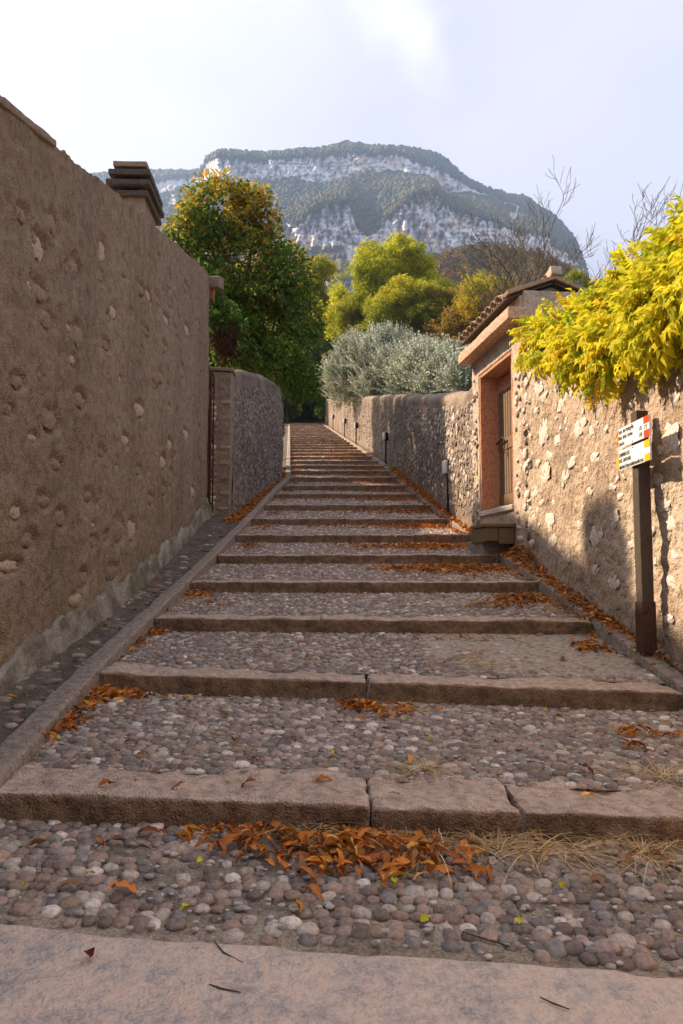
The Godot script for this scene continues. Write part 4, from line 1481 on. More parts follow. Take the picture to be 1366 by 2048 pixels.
# ---------------------------------------------------------------- plants
func leaf_mesh(len: float, wide: float, bend: float) -> ArrayMesh:
	var v := PackedVector3Array([Vector3(0, 0, 0), Vector3(-wide, bend * 0.6, -len * 0.45), Vector3(0, -bend * 0.2, -len * 0.5), Vector3(wide, bend * 0.6, -len * 0.45), Vector3(0, -bend, -len)])
	return arr_mesh(v, PackedInt32Array([0, 1, 2, 0, 2, 3, 1, 4, 2, 2, 4, 3]))


# several leaflets along a stalk that droops
func compound_leaf(pairs: int, len: float, leaflet: float, wide: float, droop: float, sd: int) -> ArrayMesh:
	var r := RandomNumberGenerator.new()
	r.seed = sd
	var v := PackedVector3Array()
	var idx := PackedInt32Array()
	for k in pairs * 2 + 1:
		var t := (0.2 + 0.8 * float(k / 2) / pairs) if k < pairs * 2 else 1.0
		var p := Vector3(0, -droop * t * t * len, -len * t)
		var yaw := (1.05 if k % 2 else -1.05) + r.randf_range(-0.25, 0.25)
		if k == pairs * 2:
			yaw = r.randf_range(-0.2, 0.2)
		var b := Basis(Vector3.UP, yaw) * Basis(Vector3.RIGHT, -0.35 - droop * t + r.randf_range(-0.3, 0.3)) * Basis(Vector3.BACK, r.randf_range(-0.5, 0.5))
		var l := leaflet * r.randf_range(0.8, 1.15)
		var f := v.size()
		for q in [Vector3(0, 0, 0), Vector3(-wide, 0.012, -l * 0.4), Vector3(0, 0, -l * 0.45), Vector3(wide, 0.012, -l * 0.4), Vector3(0, -0.02, -l)]:
			v.append(p + b * q)
		idx.append_array([f, f + 1, f + 2, f, f + 2, f + 3, f + 1, f + 4, f + 2, f + 2, f + 4, f + 3])
	return arr_mesh(v, idx)


func blob_point(blobs: Array, shell: float) -> Array:
	var total := 0.0
	for b in blobs:
		total += b[3] * b[3]
	var pick := rng.randf() * total
	for b in blobs:
		pick -= b[3] * b[3]
		if pick <= 0.0:
			var dir := Vector3(rng.randfn(), rng.randfn(), rng.randfn()).normalized()
			var r: float = b[3] * pow(lerpf(shell, 1.0, rng.randf()), 0.6) * (1.0 + 0.22 * na.get_noise_3dv(dir * 25.0 + Vector3(b[0] * 7, b[1] * 3, 0)))
			return [Vector3(b[0], b[1], -b[2]) + dir * r, dir]
	return [Vector3.ZERO, Vector3.UP]


# limbs from a trunk foot to each part of the crown
func limbs(foot: Vector3, fork: Vector3, blobs: Array, r: float, twigs: int) -> ArrayMesh:
	var v := PackedVector3Array()
	var idx := PackedInt32Array()
	var bend := Vector3(rng.randf_range(-0.15, 0.15), 0, rng.randf_range(-0.15, 0.15)) * (fork - foot).length()
	tube(v, idx, [foot, foot.lerp(fork, 0.5) + bend, fork], [r * 1.25, r, r * 0.8], 8)
	for b in blobs:
		var c := Vector3(b[0], b[1], -b[2])
		var mid: Vector3 = fork.lerp(c, 0.5) + Vector3(rng.randf_range(-0.2, 0.2), -0.1, rng.randf_range(-0.2, 0.2)) * b[3]
		tube(v, idx, [fork, mid, c], [r * 0.55, r * 0.38, r * 0.22], 6)
		for k in twigs:
			var dir := Vector3(rng.randfn(), absf(rng.randfn()) * 0.8, rng.randfn()).normalized()
			var from: Vector3 = mid.lerp(c, rng.randf())
			tube(v, idx, [from, from + dir * b[3] * 0.5 + Vector3.UP * 0.05 * b[3], from + dir * b[3] * 0.95], [r * 0.16, r * 0.1, r * 0.04], 4)
	return arr_mesh(v, idx, smooth(v, idx))


func crown(called: String, mesh: Mesh, m: Material, parent: Node, blobs: Array, n: int, shell: float, size: float, gap: float, colors: Callable, droop := 0.3) -> void:
	var xf := []
	var cols := PackedColorArray()
	var tries := 0
	while xf.size() < n and tries < n * 4:
		tries += 1
		var pd := blob_point(blobs, shell)
		var p: Vector3 = pd[0]
		var clump := na.get_noise_3dv(p * (3.2 / maxf(size * 3.0, 0.12)))
		if clump < gap:
			continue
		var dir: Vector3 = (pd[1] * 0.7 + Vector3(rng.randfn(), rng.randfn() - droop, rng.randfn()) * 0.6).normalized()
		var up := Vector3(rng.randfn() * 0.5, 1.0, rng.randfn() * 0.5).normalized()
		if absf(dir.dot(up)) > 0.95:
			up = Vector3.RIGHT
		var b := Basis.looking_at(dir, up).scaled(Vector3.ONE * size * rng.randf_range(0.7, 1.25))
		xf.append(Transform3D(b, p))
		cols.append(colors.call(p))
	scatter(called, mesh, m, parent, xf, cols)


func vary(c: Color, k := 0.25) -> Color:
	var f := rng.randf_range(1.0 - k, 1.0 + k)
	return Color(c.r * f, c.g * f, c.b * f)


func build_vegetation() -> void:
	var leaf := leaf_mesh(1.0, 0.26, 0.12)
	# the big green and gold tree over the left wall
	var T1 := [[-3.10, 9.92, 18.5, 1.05], [-2.27, 10.17, 19.0, 0.76], [-3.57, 9.04, 18.0, 0.84], [-2.65, 8.68, 19.0, 1.39], [-3.49, 7.89, 18.0, 0.96], [-1.69, 8.81, 20.0, 1.07], [-2.09, 7.69, 20.0, 1.2], [-2.76, 7.08, 19.0, 1.01], [-1.19, 8.03, 21.0, 0.77], [-1.75, 6.86, 21.0, 0.84], [-1.24, 6.54, 22.0, 0.66], [-2.35, 6.3, 20.0, 0.67], [-3.5, 7.1, 17.0, 0.9]]
	var t := base("walnut_tree")
	tag(t, "large dark green tree turning gold at the top, hanging over the left garden wall", "tree")
	put("trunk", limbs(Vector3(-3.4, 2.6, -19.2), Vector3(-3.0, 6.6, -19.0), T1, 0.17, 7), M["bark"], t)
	crown("foliage", leaf, M["leaf"], t, T1, 30000, 0.3, 0.15, -0.2, func(p: Vector3) -> Color:
		var gold := smoothstep(8.2, 10.6, p.y + na.get_noise_3dv(p * 6.0) * 3.0)
		if rng.randf() < gold * 0.62:
			return vary(Color(0.5, 0.27, 0.03) if rng.randf() < 0.5 else Color(0.5, 0.38, 0.04))
		if rng.randf() < 0.02:
			return vary(Color(0.42, 0.25, 0.04))
		return vary(Color(0.1, 0.17, 0.03) if rng.randf() < 0.65 else Color(0.2, 0.28, 0.04), 0.35))

	var clump := tuft_clump(9, 22, 0.3)
	var fine := tuft_clump(12, 26, 0.2)
	# trees behind the top of the lane
	var trees := [
		["yellow_tree", "bright yellow-green autumn tree rising above the olive trees", [[3.27, 25.45, 62.0, 3.0], [5.83, 26.76, 62.0, 2.1], [4.99, 28.2, 62.0, 1.2], [1.57, 24.14, 62.0, 2.5], [7.08, 23.71, 62.0, 2.3], [0.72, 21.97, 62.0, 2.3], [4.1, 21.97, 62.0, 3.4]], Color(0.6, 0.56, 0.03), Color(0.34, 0.4, 0.03), 3600, 0.5],
		["gold_tree", "golden leaved tree between the big green tree and the yellow tree", [[-2.06, 29.6, 71.0, 1.7], [-2.63, 27.7, 73.0, 2.2], [-1.19, 26.1, 75.0, 2.8]], Color(0.56, 0.46, 0.03), Color(0.28, 0.32, 0.03), 2200, 0.36],
		["rusty_tree", "red-brown thinning tree to the right of the yellow tree", [[8.15, 20.36, 55.0, 2.0], [8.75, 17.85, 52.0, 2.1], [6.97, 17.12, 52.0, 1.7]], Color(0.34, 0.2, 0.04), Color(0.22, 0.2, 0.03), 1500, 0.36],
		["ochre_tree", "ochre and green tree just above the gateway roof tiles", [[10.42, 21.0, 55.0, 1.8], [11.28, 20.3, 52.0, 1.2], [9.6, 19.0, 50.0, 1.8]], Color(0.6, 0.42, 0.03), Color(0.28, 0.28, 0.03), 1400, 0.34],
		["lime_tree", "small lime green tree behind the bare branches near the wisteria", [[12.8, 16.4, 40.0, 0.8], [13.6, 15.8, 40.0, 0.75], [11.96, 15.6, 40.0, 0.65], [12.9, 14.8, 40.0, 1.1]], Color(0.45, 0.46, 0.03), Color(0.2, 0.28, 0.03), 1100, 0.22],
		["green_tree", "mid green tree closing the view above the top step", [[-2.2, 19.6, 66.0, 2.8], [-3.83, 20.6, 68.0, 2.9], [0.4, 18.9, 66.0, 2.5], [-3.0, 17.3, 67.0, 2.4]], Color(0.09, 0.14, 0.02), Color(0.15, 0.19, 0.03), 2600, 0.4],
		["dark_tree", "dark green tree behind the left garden wall end", [[-4.1, 9.3, 24.0, 1.6], [-4.5, 10.3, 27.0, 1.7], [-4.4, 11.2, 30.0, 1.5], [-3.6, 8.2, 25.5, 1.3]], Color(0.05, 0.09, 0.015), Color(0.1, 0.15, 0.02), 4200, 0.26],
		["leaning_tree", "shaded tree leaning over the top of the steps from the left", [[-4.4, 15.8, 60.0, 1.6], [-3.2, 16.6, 62.0, 1.5], [-5.8, 16.0, 60.0, 2.0], [-4.6, 14.2, 62.0, 1.2]], Color(0.06, 0.1, 0.02), Color(0.12, 0.16, 0.02), 1800, 0.32],
		["hedge_tree", "broad low yellow-green tree crowns right behind the olive trees", [[1.2, 21.4, 60.0, 2.0], [4.6, 21.6, 57.0, 2.0], [8.2, 22.6, 60.0, 1.9], [10.9, 22.6, 58.0, 1.8], [3.0, 19.6, 57.0, 2.2], [6.4, 20.6, 56.0, 2.2], [9.2, 20.0, 56.0, 2.1], [12.2, 20.4, 56.0, 1.6]], Color(0.54, 0.48, 0.03), Color(0.27, 0.31, 0.03), 6400, 0.34],
		["wood_tree", "green tree far behind the olives under the yellow tree", [[3.0, 17.5, 70.0, 3.2], [6.0, 18.2, 72.0, 3.2], [9.2, 19.0, 70.0, 3.0], [0.4, 17.0, 72.0, 2.6]], Color(0.13, 0.16, 0.025), Color(0.2, 0.19, 0.03), 3200, 0.42]]
	for q in trees:
		var o := base(q[0])
		tag(o, q[1], "tree")
		var bl: Array = q[2]
		var mid := Vector3.ZERO
		for b in bl:
			mid += Vector3(b[0], b[1], -b[2]) / bl.size()
		var foot := Vector3(mid.x, terrain_h(mid.x, -mid.z) - 0.3, mid.z)
		put("trunk", limbs(foot, mid - Vector3(0, bl[0][3] * 0.9, 0), bl, bl[0][3] * 0.07, 6), M["pale_bark"], o)
		var ca: Color = q[3]
		var cb: Color = q[4]
		crown("foliage", fine, M["leaf"], o, bl, q[5], 0.2, q[6], -0.1, func(p: Vector3) -> Color:
			return vary(cb.lerp(ca, clampf(0.5 + na.get_noise_3dv(p * 2.2) + rng.randf_range(-0.3, 0.3), 0.0, 1.0)), 0.3))
	# shrubs at the top of the steps
	for q in [["bush", "bright green bush at the right end of the top step", [[-1.0, 14.6, 61.0, 1.0], [-0.6, 15.3, 61.0, 0.8], [-1.5, 14.2, 62.0, 0.7]], Color(0.12, 0.2, 0.02), 1500, 0.2],
			["bush", "dark bush at the left end of the top step", [[-5.3, 14.2, 62.0, 1.1], [-5.9, 13.2, 60.0, 0.9], [-5.1, 12.4, 56.0, 0.7]], Color(0.06, 0.1, 0.015), 1500, 0.2],
			["thicket", "deep green shadowy thicket closing the lane beyond the top step", [[-3.2, 14.4, 66.0, 1.6], [-1.9, 14.8, 67.0, 1.5], [-4.6, 15.0, 66.0, 1.6], [-0.7, 15.2, 68.0, 1.5], [-2.6, 16.4, 68.0, 1.7]], Color(0.05, 0.085, 0.015), 3200, 0.26],
			["bush", "green climber on the end of the left garden wall", [[-2.2, 5.0, 22.0, 0.5], [-2.4, 4.4, 22.4, 0.5], [-2.3, 5.6, 22.4, 0.4]], Color(0.07, 0.12, 0.02), 1400, 0.1]]:
		var o := base(q[0])
		tag(o, q[1], "bush")
		crown("foliage", fine, M["leaf"], o, q[2], q[4], 0.3, q[5], -0.25, func(_p: Vector3) -> Color: return vary(q[3], 0.4))
	# woodland filling the slope behind
	var xf := []
	var cols := PackedColorArray()
	for k in 1500:
		var d := 74.0 + 170.0 * pow(rng.randf(), 1.3)
		var x := rng.randf_range(-0.22, 0.3) * d
		var r := rng.randf_range(0.9, 2.0)
		xf.append(Transform3D(Basis(Vector3.UP, rng.randf() * TAU).scaled(Vector3(r, r * 1.2, r)), Vector3(x, terrain_h(x, d) + r * 0.8 + rng.randf_range(0, 2.2), -d)))
		var u := rng.randf() + na.get_noise_2d(x * 2, d * 2) * 0.7
		cols.append(vary(Color(0.07, 0.1, 0.02) if u < 0.45 else Color(0.17, 0.17, 0.03) if u < 0.75 else Color(0.28, 0.2, 0.03), 0.3))
	scatter("hillside_woodland", tuft_clump(31, 60, 0.28), M["leaf"], null, xf, cols).set_meta("label", "mixed green and gold woods on the slope behind the lane")

	build_olives()
	build_bare_trees()
	build_wisteria()

	# ivy over the gatepost
	var iv := base("ivy")
	tag(iv, "clump of glossy dark ivy with dead brown stems hanging over the iron gate", "ivy")
	crown("foliage", leaf, M["leaf"], iv, [[-2.28, 5.56, 13.2, 0.26], [-2.09, 5.56, 13.4, 0.25], [-1.93, 5.36, 13.5, 0.2], [-2.22, 5.3, 13.25, 0.2], [-1.95, 5.1, 13.5, 0.16]], 2400, 0.4, 0.07, -0.3, func(_p: Vector3) -> Color: return vary(Color(0.09, 0.17, 0.035), 0.4), 0.6)
	xf = []
	cols = PackedColorArray()
	var stem := leaf_mesh(1.0, 0.05, 0.2)
	for k in 1300:
		var pd := blob_point([[-2.16, 5.12, 13.3, 0.3], [-2.02, 5.26, 13.4, 0.24], [-2.1, 4.92, 13.35, 0.22]], 0.1)
		var dir := Vector3(rng.randfn() * 0.4, -1.0, rng.randfn() * 0.4).normalized()
		xf.append(Transform3D(Basis.looking_at(dir, Vector3.RIGHT).scaled(Vector3.ONE * rng.randf_range(0.06, 0.16)), pd[0]))
		cols.append(vary(Color(0.085, 0.045, 0.025), 0.5))
	scatter("dead_stems", stem, M["dry_leaf"], iv, xf, cols)


func build_olives() -> void:
	# a shoot: a thin stalk with narrow grey leaves
	var v := PackedVector3Array()
	var idx := PackedInt32Array()
	var r := RandomNumberGenerator.new()
	r.seed = 4
	for k in 22:
		var t := 0.1 + 0.9 * k / 22.0
		var p := Vector3(0, 0.04 * sin(t * 5), -t)
		var a := r.randf() * TAU
		var out := Vector3(cos(a), sin(a), -0.9).normalized()
		var side := out.cross(Vector3(0, 0, 1)).normalized() * 0.028
		var l := 0.2 * (1.1 - 0.5 * t)
		var f := v.size()
		v.append_array([p, p + out * l * 0.5 + side, p + out * l, p + out * l * 0.5 - side])
		idx.append_array([f, f + 1, f + 2, f, f + 2, f + 3])
	var shoot := arr_mesh(v, idx)
	var sets := [
		["silvery olive tree overhanging the lane, leftmost of the two olives", [[0.5, 9.75, 34.0, 1.25], [1.7, 9.8, 32.5, 1.4], [0.75, 10.5, 33.5, 0.95], [2.5, 9.3, 31.0, 1.2], [2.0, 10.3, 32.0, 0.9], [0.15, 9.3, 35.0, 0.8], [1.5, 8.7, 32.0, 1.0]], Vector3(2.3, 6.4, -33.5), 8000],
		["silvery olive tree behind the wall next to the gateway", [[2.9, 7.3, 24.5, 0.85], [3.45, 6.85, 22.5, 0.7], [2.85, 8.1, 27.0, 0.9], [3.5, 6.05, 20.3, 0.5], [3.2, 6.6, 23.5, 0.8], [2.5, 7.2, 26.0, 0.8]], Vector3(3.4, 3.6, -24.0), 7000]]
	for s in sets:
		var o := base("olive_tree")
		tag(o, s[0], "olive tree")
		var bl: Array = s[1]
		put("trunk", limbs(s[2], s[2] + Vector3(-0.3, 2.0, 0.3), bl, 0.11, 4), M["bark"], o)
		var xf := []
		var cols := PackedColorArray()
		while xf.size() < s[3]:
			var pd := blob_point(bl, 0.25)
			var p: Vector3 = pd[0]
			if na.get_noise_3dv(p * 8.0) < -0.22:
				continue
			var dir: Vector3 = (pd[1] * 0.45 + Vector3(rng.randfn() * 0.35, 0.75 + rng.randfn() * 0.35, rng.randfn() * 0.35)).normalized()
			var k := rng.randf_range(0.32, 0.7)
			xf.append(Transform3D(Basis.looking_at(dir, Vector3(0.3, 0.2, 1)).scaled(Vector3.ONE * k), p))
			cols.append(vary(Color(0.5, 0.52, 0.4) if rng.randf() < 0.65 else Color(0.22, 0.26, 0.16), 0.3))
		scatter("foliage", shoot, M["olive_leaf"], o, xf, cols)


func branch(v: PackedVector3Array, idx: PackedInt32Array, p: Vector3, dir: Vector3, len: float, r: float, depth: int, sway: Vector3) -> void:
	var pts := [p]
	var radii := [r]
	var d := dir
	var n := 4
	for k in n:
		d = (d + Vector3(rng.randfn(), rng.randfn() * 0.5, rng.randfn()) * 0.16 + sway * 0.07 + Vector3.UP * 0.05).normalized()
		p += d * len / n
		pts.append(p)
		radii.append(maxf(r * (1.0 - 0.45 * (k + 1) / n), 0.009))
	tube(v, idx, pts, radii, 5 if depth > 2 else 3)
	if depth <= 0:
		return
	var kids := 3 if depth > 1 else 4
	for k in kids:
		var at: Vector3 = pts[clampi(2 + k % 3, 1, n)]
		var side := Vector3(rng.randfn(), rng.randfn() * 0.4 + 0.2, rng.randfn()).normalized()
		branch(v, idx, at, (d * 0.9 + side * 0.75).normalized(), len * rng.randf_range(0.6, 0.82), r * 0.5, depth - 1, sway)


func build_bare_trees() -> void:
	var sets := [["slender bare tree with many fine twigs standing behind the gateway roof", Vector3(7.5, 7.4, -30.0), Vector3(-0.02, 1, 0), 3.5, 0.14, 5, Vector3(0, 0.5, 0)],
		["bare tree with long branches sweeping towards the wisteria", Vector3(8.0, 8.0, -30.0), Vector3(0.3, 1, 0), 3.3, 0.13, 5, Vector3(0.8, 0.3, 0)],
		["thin bare sapling between the ochre tree and the gateway", Vector3(7.1, 7.6, -30.5), Vector3(-0.08, 1, 0), 3.0, 0.08, 4, Vector3(-0.2, 0.5, 0)],
		["bare leaning tree half hidden by the gateway roof ridge", Vector3(8.2, 7.8, -31.0), Vector3(0.2, 1, 0), 3.1, 0.11, 5, Vector3(0.4, 0.4, 0)]]
	for s in sets:
		var v := PackedVector3Array()
		var idx := PackedInt32Array()
		branch(v, idx, s[1], s[2].normalized(), s[3], s[4], s[5], s[6])
		var o := base("bare_tree")
		tag(o, s[0], "tree")
		put("branches", arr_mesh(v, idx, smooth(v, idx)), M["pale_bark"], o)


func build_wisteria() -> void:
	var B := [[2.58, 3.14, 6.2, 0.32], [2.5, 2.98, 5.2, 0.2], [2.44, 3.0, 6.4, 0.3], [2.44, 3.22, 7.2, 0.26], [2.42, 3.46, 8.1, 0.2], [2.3, 3.7, 8.6, 0.14], [2.34, 2.72, 5.3, 0.24], [2.24, 2.52, 5.5, 0.14], [2.3, 2.85, 4.7, 0.24], [2.26, 2.74, 6.2, 0.15], [2.16, 2.42, 5.7, 0.07], [2.24, 2.5, 4.8, 0.18], [2.25, 2.52, 4.5, 0.22], [2.3, 2.6, 4.1, 0.26], [2.4, 2.8, 3.5, 0.28]]
	var w := base("wisteria")
	tag(w, "yellow autumn wisteria spilling over the top of the tan wall", "climber")
	var v := PackedVector3Array()
	var idx := PackedInt32Array()
	tube(v, idx, [Vector3(2.7, 0.6, -6.4), Vector3(2.75, 2.0, -6.3), Vector3(2.55, 3.0, -6.2), Vector3(2.4, 3.2, -5.5), Vector3(2.4, 3.2, -4.5)], [0.06, 0.055, 0.045, 0.035, 0.02], 8)
	tube(v, idx, [Vector3(2.55, 3.0, -6.2), Vector3(2.45, 3.2, -7.2), Vector3(2.35, 3.6, -8.6)], [0.04, 0.03, 0.012], 7)
	for k in 60:
		var b: Array = B[k % B.size()]
		var c := Vector3(b[0], b[1], -b[2])
		var dir := Vector3(rng.randfn() - 0.3, rng.randfn() * 0.6, rng.randfn()).normalized()
		tube(v, idx, [c, c + dir * b[3] * 0.6, c + dir * b[3] * 1.15], [0.01, 0.006, 0.003], 4)
	put("stems", arr_mesh(v, idx, smooth(v, idx)), M["bark"], w)
	var meshes := []
	for k in 5:
		meshes.append(compound_leaf(6, 0.19, 0.07, 0.0185, rng.randf_range(0.05, 0.4), 70 + k))
	var tones := []
	for k in 8:
		var m: StandardMaterial3D = M["leaf"].duplicate()
		m.albedo_color = wist_color().linear_to_srgb()
		tones.append(m)
	var list := []
	for k in 2900:
		var pd := blob_point(B, 0.35)
		var p: Vector3 = pd[0]
		if na.get_noise_3dv(p * 30.0) < -0.3:
			continue
		# keep out of the wall itself
		if p.x > right_wall(-p.z) - 0.05 and p.y < pl(RT, -p.z) - 0.05:
			p.x = right_wall(-p.z) - 0.06 - rng.randf() * 0.12
		var dir: Vector3 = (pd[1] * 0.8 + Vector3(rng.randfn() * 0.5 - 0.45, rng.randfn() * 0.45 - 0.1, rng.randfn() * 0.5)).normalized()
		var b := Basis.looking_at(dir, Vector3(rng.randfn() * 0.3 - 0.3, 1, rng.randfn() * 0.3 + 0.2).normalized()).scaled(Vector3.ONE * rng.randf_range(0.75, 1.25))
		list.append([Transform3D(b, p), -p.z, p.x])
	list.sort_custom(func(p, q): return p[1] + p[2] * 1.5 + maxf(0.0, absf(p[2]) / p[1] - 0.46) * 40.0 < q[1] + q[2] * 1.5 + maxf(0.0, absf(q[2]) / q[1] - 0.46) * 40.0)
	for k in 300:
		put("leaf", meshes[k % 5], tones[rng.randi() % 8], w, list[k][0])
	for q in 5:
		var xf := []
		var cols := PackedColorArray()
		for k in range(300 + q, list.size(), 5):
			xf.append(list[k][0])
			cols.append(wist_color())
		scatter("foliage", meshes[q], M["leaf"], w, xf, cols)


func wist_color() -> Color:
	var u := rng.randf()
	return vary(Color(0.72, 0.62, 0.03) if u < 0.42 else Color(0.55, 0.52, 0.03) if u < 0.78 else Color(0.32, 0.4, 0.03) if u < 0.93 else Color(0.7, 0.5, 0.03), 0.15)


# ---------------------------------------------------------------- litter
func curled_leaf(sd: int, len: float, wide: float) -> ArrayMesh:
	var r := RandomNumberGenerator.new()
	r.seed = sd
	var v := PackedVector3Array()
	var idx := PackedInt32Array()
	var n := 6
	var curl := r.randf_range(0.6, 1.8)
	var twist := r.randf_range(-0.8, 0.8)
	for k in n + 1:
		var t := float(k) / n
		var w := wide * pow(sin(PI * clampf(t * 0.92 + 0.04, 0.0, 1.0)), 0.7) * r.randf_range(0.85, 1.1)
		var p := Vector3(0, sin(t * PI) * len * 0.1 * curl, (t - 0.5) * len)
		var a := twist * (t - 0.5) * 2.0
		var fold := 0.5 * curl
		for s in [-1, 0, 1]:
			v.append(p + Vector3(cos(a) * s * w * cos(fold), absf(s) * w * sin(fold) + sin(a) * s * w * 0.7, 0) + Vector3(r.randfn(), r.randfn(), r.randfn()) * wide * 0.16)
	for k in n:
		for s in 2:
			var a := k * 3 + s
			idx.append_array([a, a + 3, a + 4, a, a + 4, a + 1])
	return arr_mesh(v, idx, smooth(v, idx))


func litter_color() -> Color:
	var u := rng.randf()
	return vary(Color(0.58, 0.2, 0.04) if u < 0.38 else Color(0.38, 0.13, 0.04) if u < 0.62 else Color(0.7, 0.34, 0.06) if u < 0.82 else Color(0.3, 0.16, 0.08), 0.3)


func pile(label: String, spots: Array, meshes: Array, called := "leaf_pile") -> void:
	# spots: [x, depth, rx, rd, count, height]
	var o := base(called)
	tag(o, label, "leaf litter", "", "stuff")
	for kind in 3:
		var xf := []
		var cols := PackedColorArray()
		for s in spots:
			for k in maxi(1, int(s[4] * 0.75)):
				var x: float = s[0] + rng.randfn() * s[2] * 0.55
				var d: float = riser_clamp(s[1] + rng.randfn() * s[3] * 0.5)
				var q := 1.0 - clampf(Vector2((x - s[0]) / s[2], (d - s[1]) / s[3]).length(), 0.0, 1.0)
				var h: float = surf(x, d) + 0.006 + rng.randf() * q * s[5]
				var b := Basis(Vector3.UP, rng.randf() * TAU) * Basis(Vector3.RIGHT, rng.randfn() * 0.4) * Basis(Vector3.BACK, rng.randfn() * 0.6)
				xf.append(Transform3D(b.scaled_local(Vector3(rng.randf_range(0.6, 1.3), 1.0, 1.0) * rng.randf_range(0.35, 1.1)), Vector3(x, h, -d)))
				cols.append(litter_color())
		scatter("leaves", meshes[(rng.randi() % 2) * 3 + kind], M["dry_leaf"], o, xf, cols)


func riser_clamp(d: float) -> float:      # keep leaves off the inside of the step blocks
	for z in SZ:
		if d > z - 0.025 and d < z + 0.06:
			return z - 0.03
	return d


func straw_mesh(sd: int, n: int, len: float, spread: float) -> ArrayMesh:
	var r := RandomNumberGenerator.new()
	r.seed = sd
	var v := PackedVector3Array()
	var idx := PackedInt32Array()
	for k in n:
		var a := r.randf() * TAU
		var p := Vector3(cos(a), 0, sin(a)) * r.randf() * spread
		var out := Vector3(cos(a) + r.randfn() * 0.5, 0, sin(a) + r.randfn() * 0.5).normalized()
		var side := out.cross(Vector3.UP) * 0.0016
		var l := len * r.randf_range(0.5, 1.2)
		var lift := r.randf_range(0.05, 0.5)
		var f := v.size()
		for q in 5:
			var t := q / 4.0
			var c := p + out * l * t + Vector3.UP * l * lift * (t - t * t * 0.95) * 1.3
			var w := side * (1.0 - t * 0.7)
			v.append_array([c - w, c + w])
		for q in 4:
			var b := f + q * 2
			idx.append_array([b, b + 2, b + 3, b, b + 3, b + 1])
	return arr_mesh(v, idx)


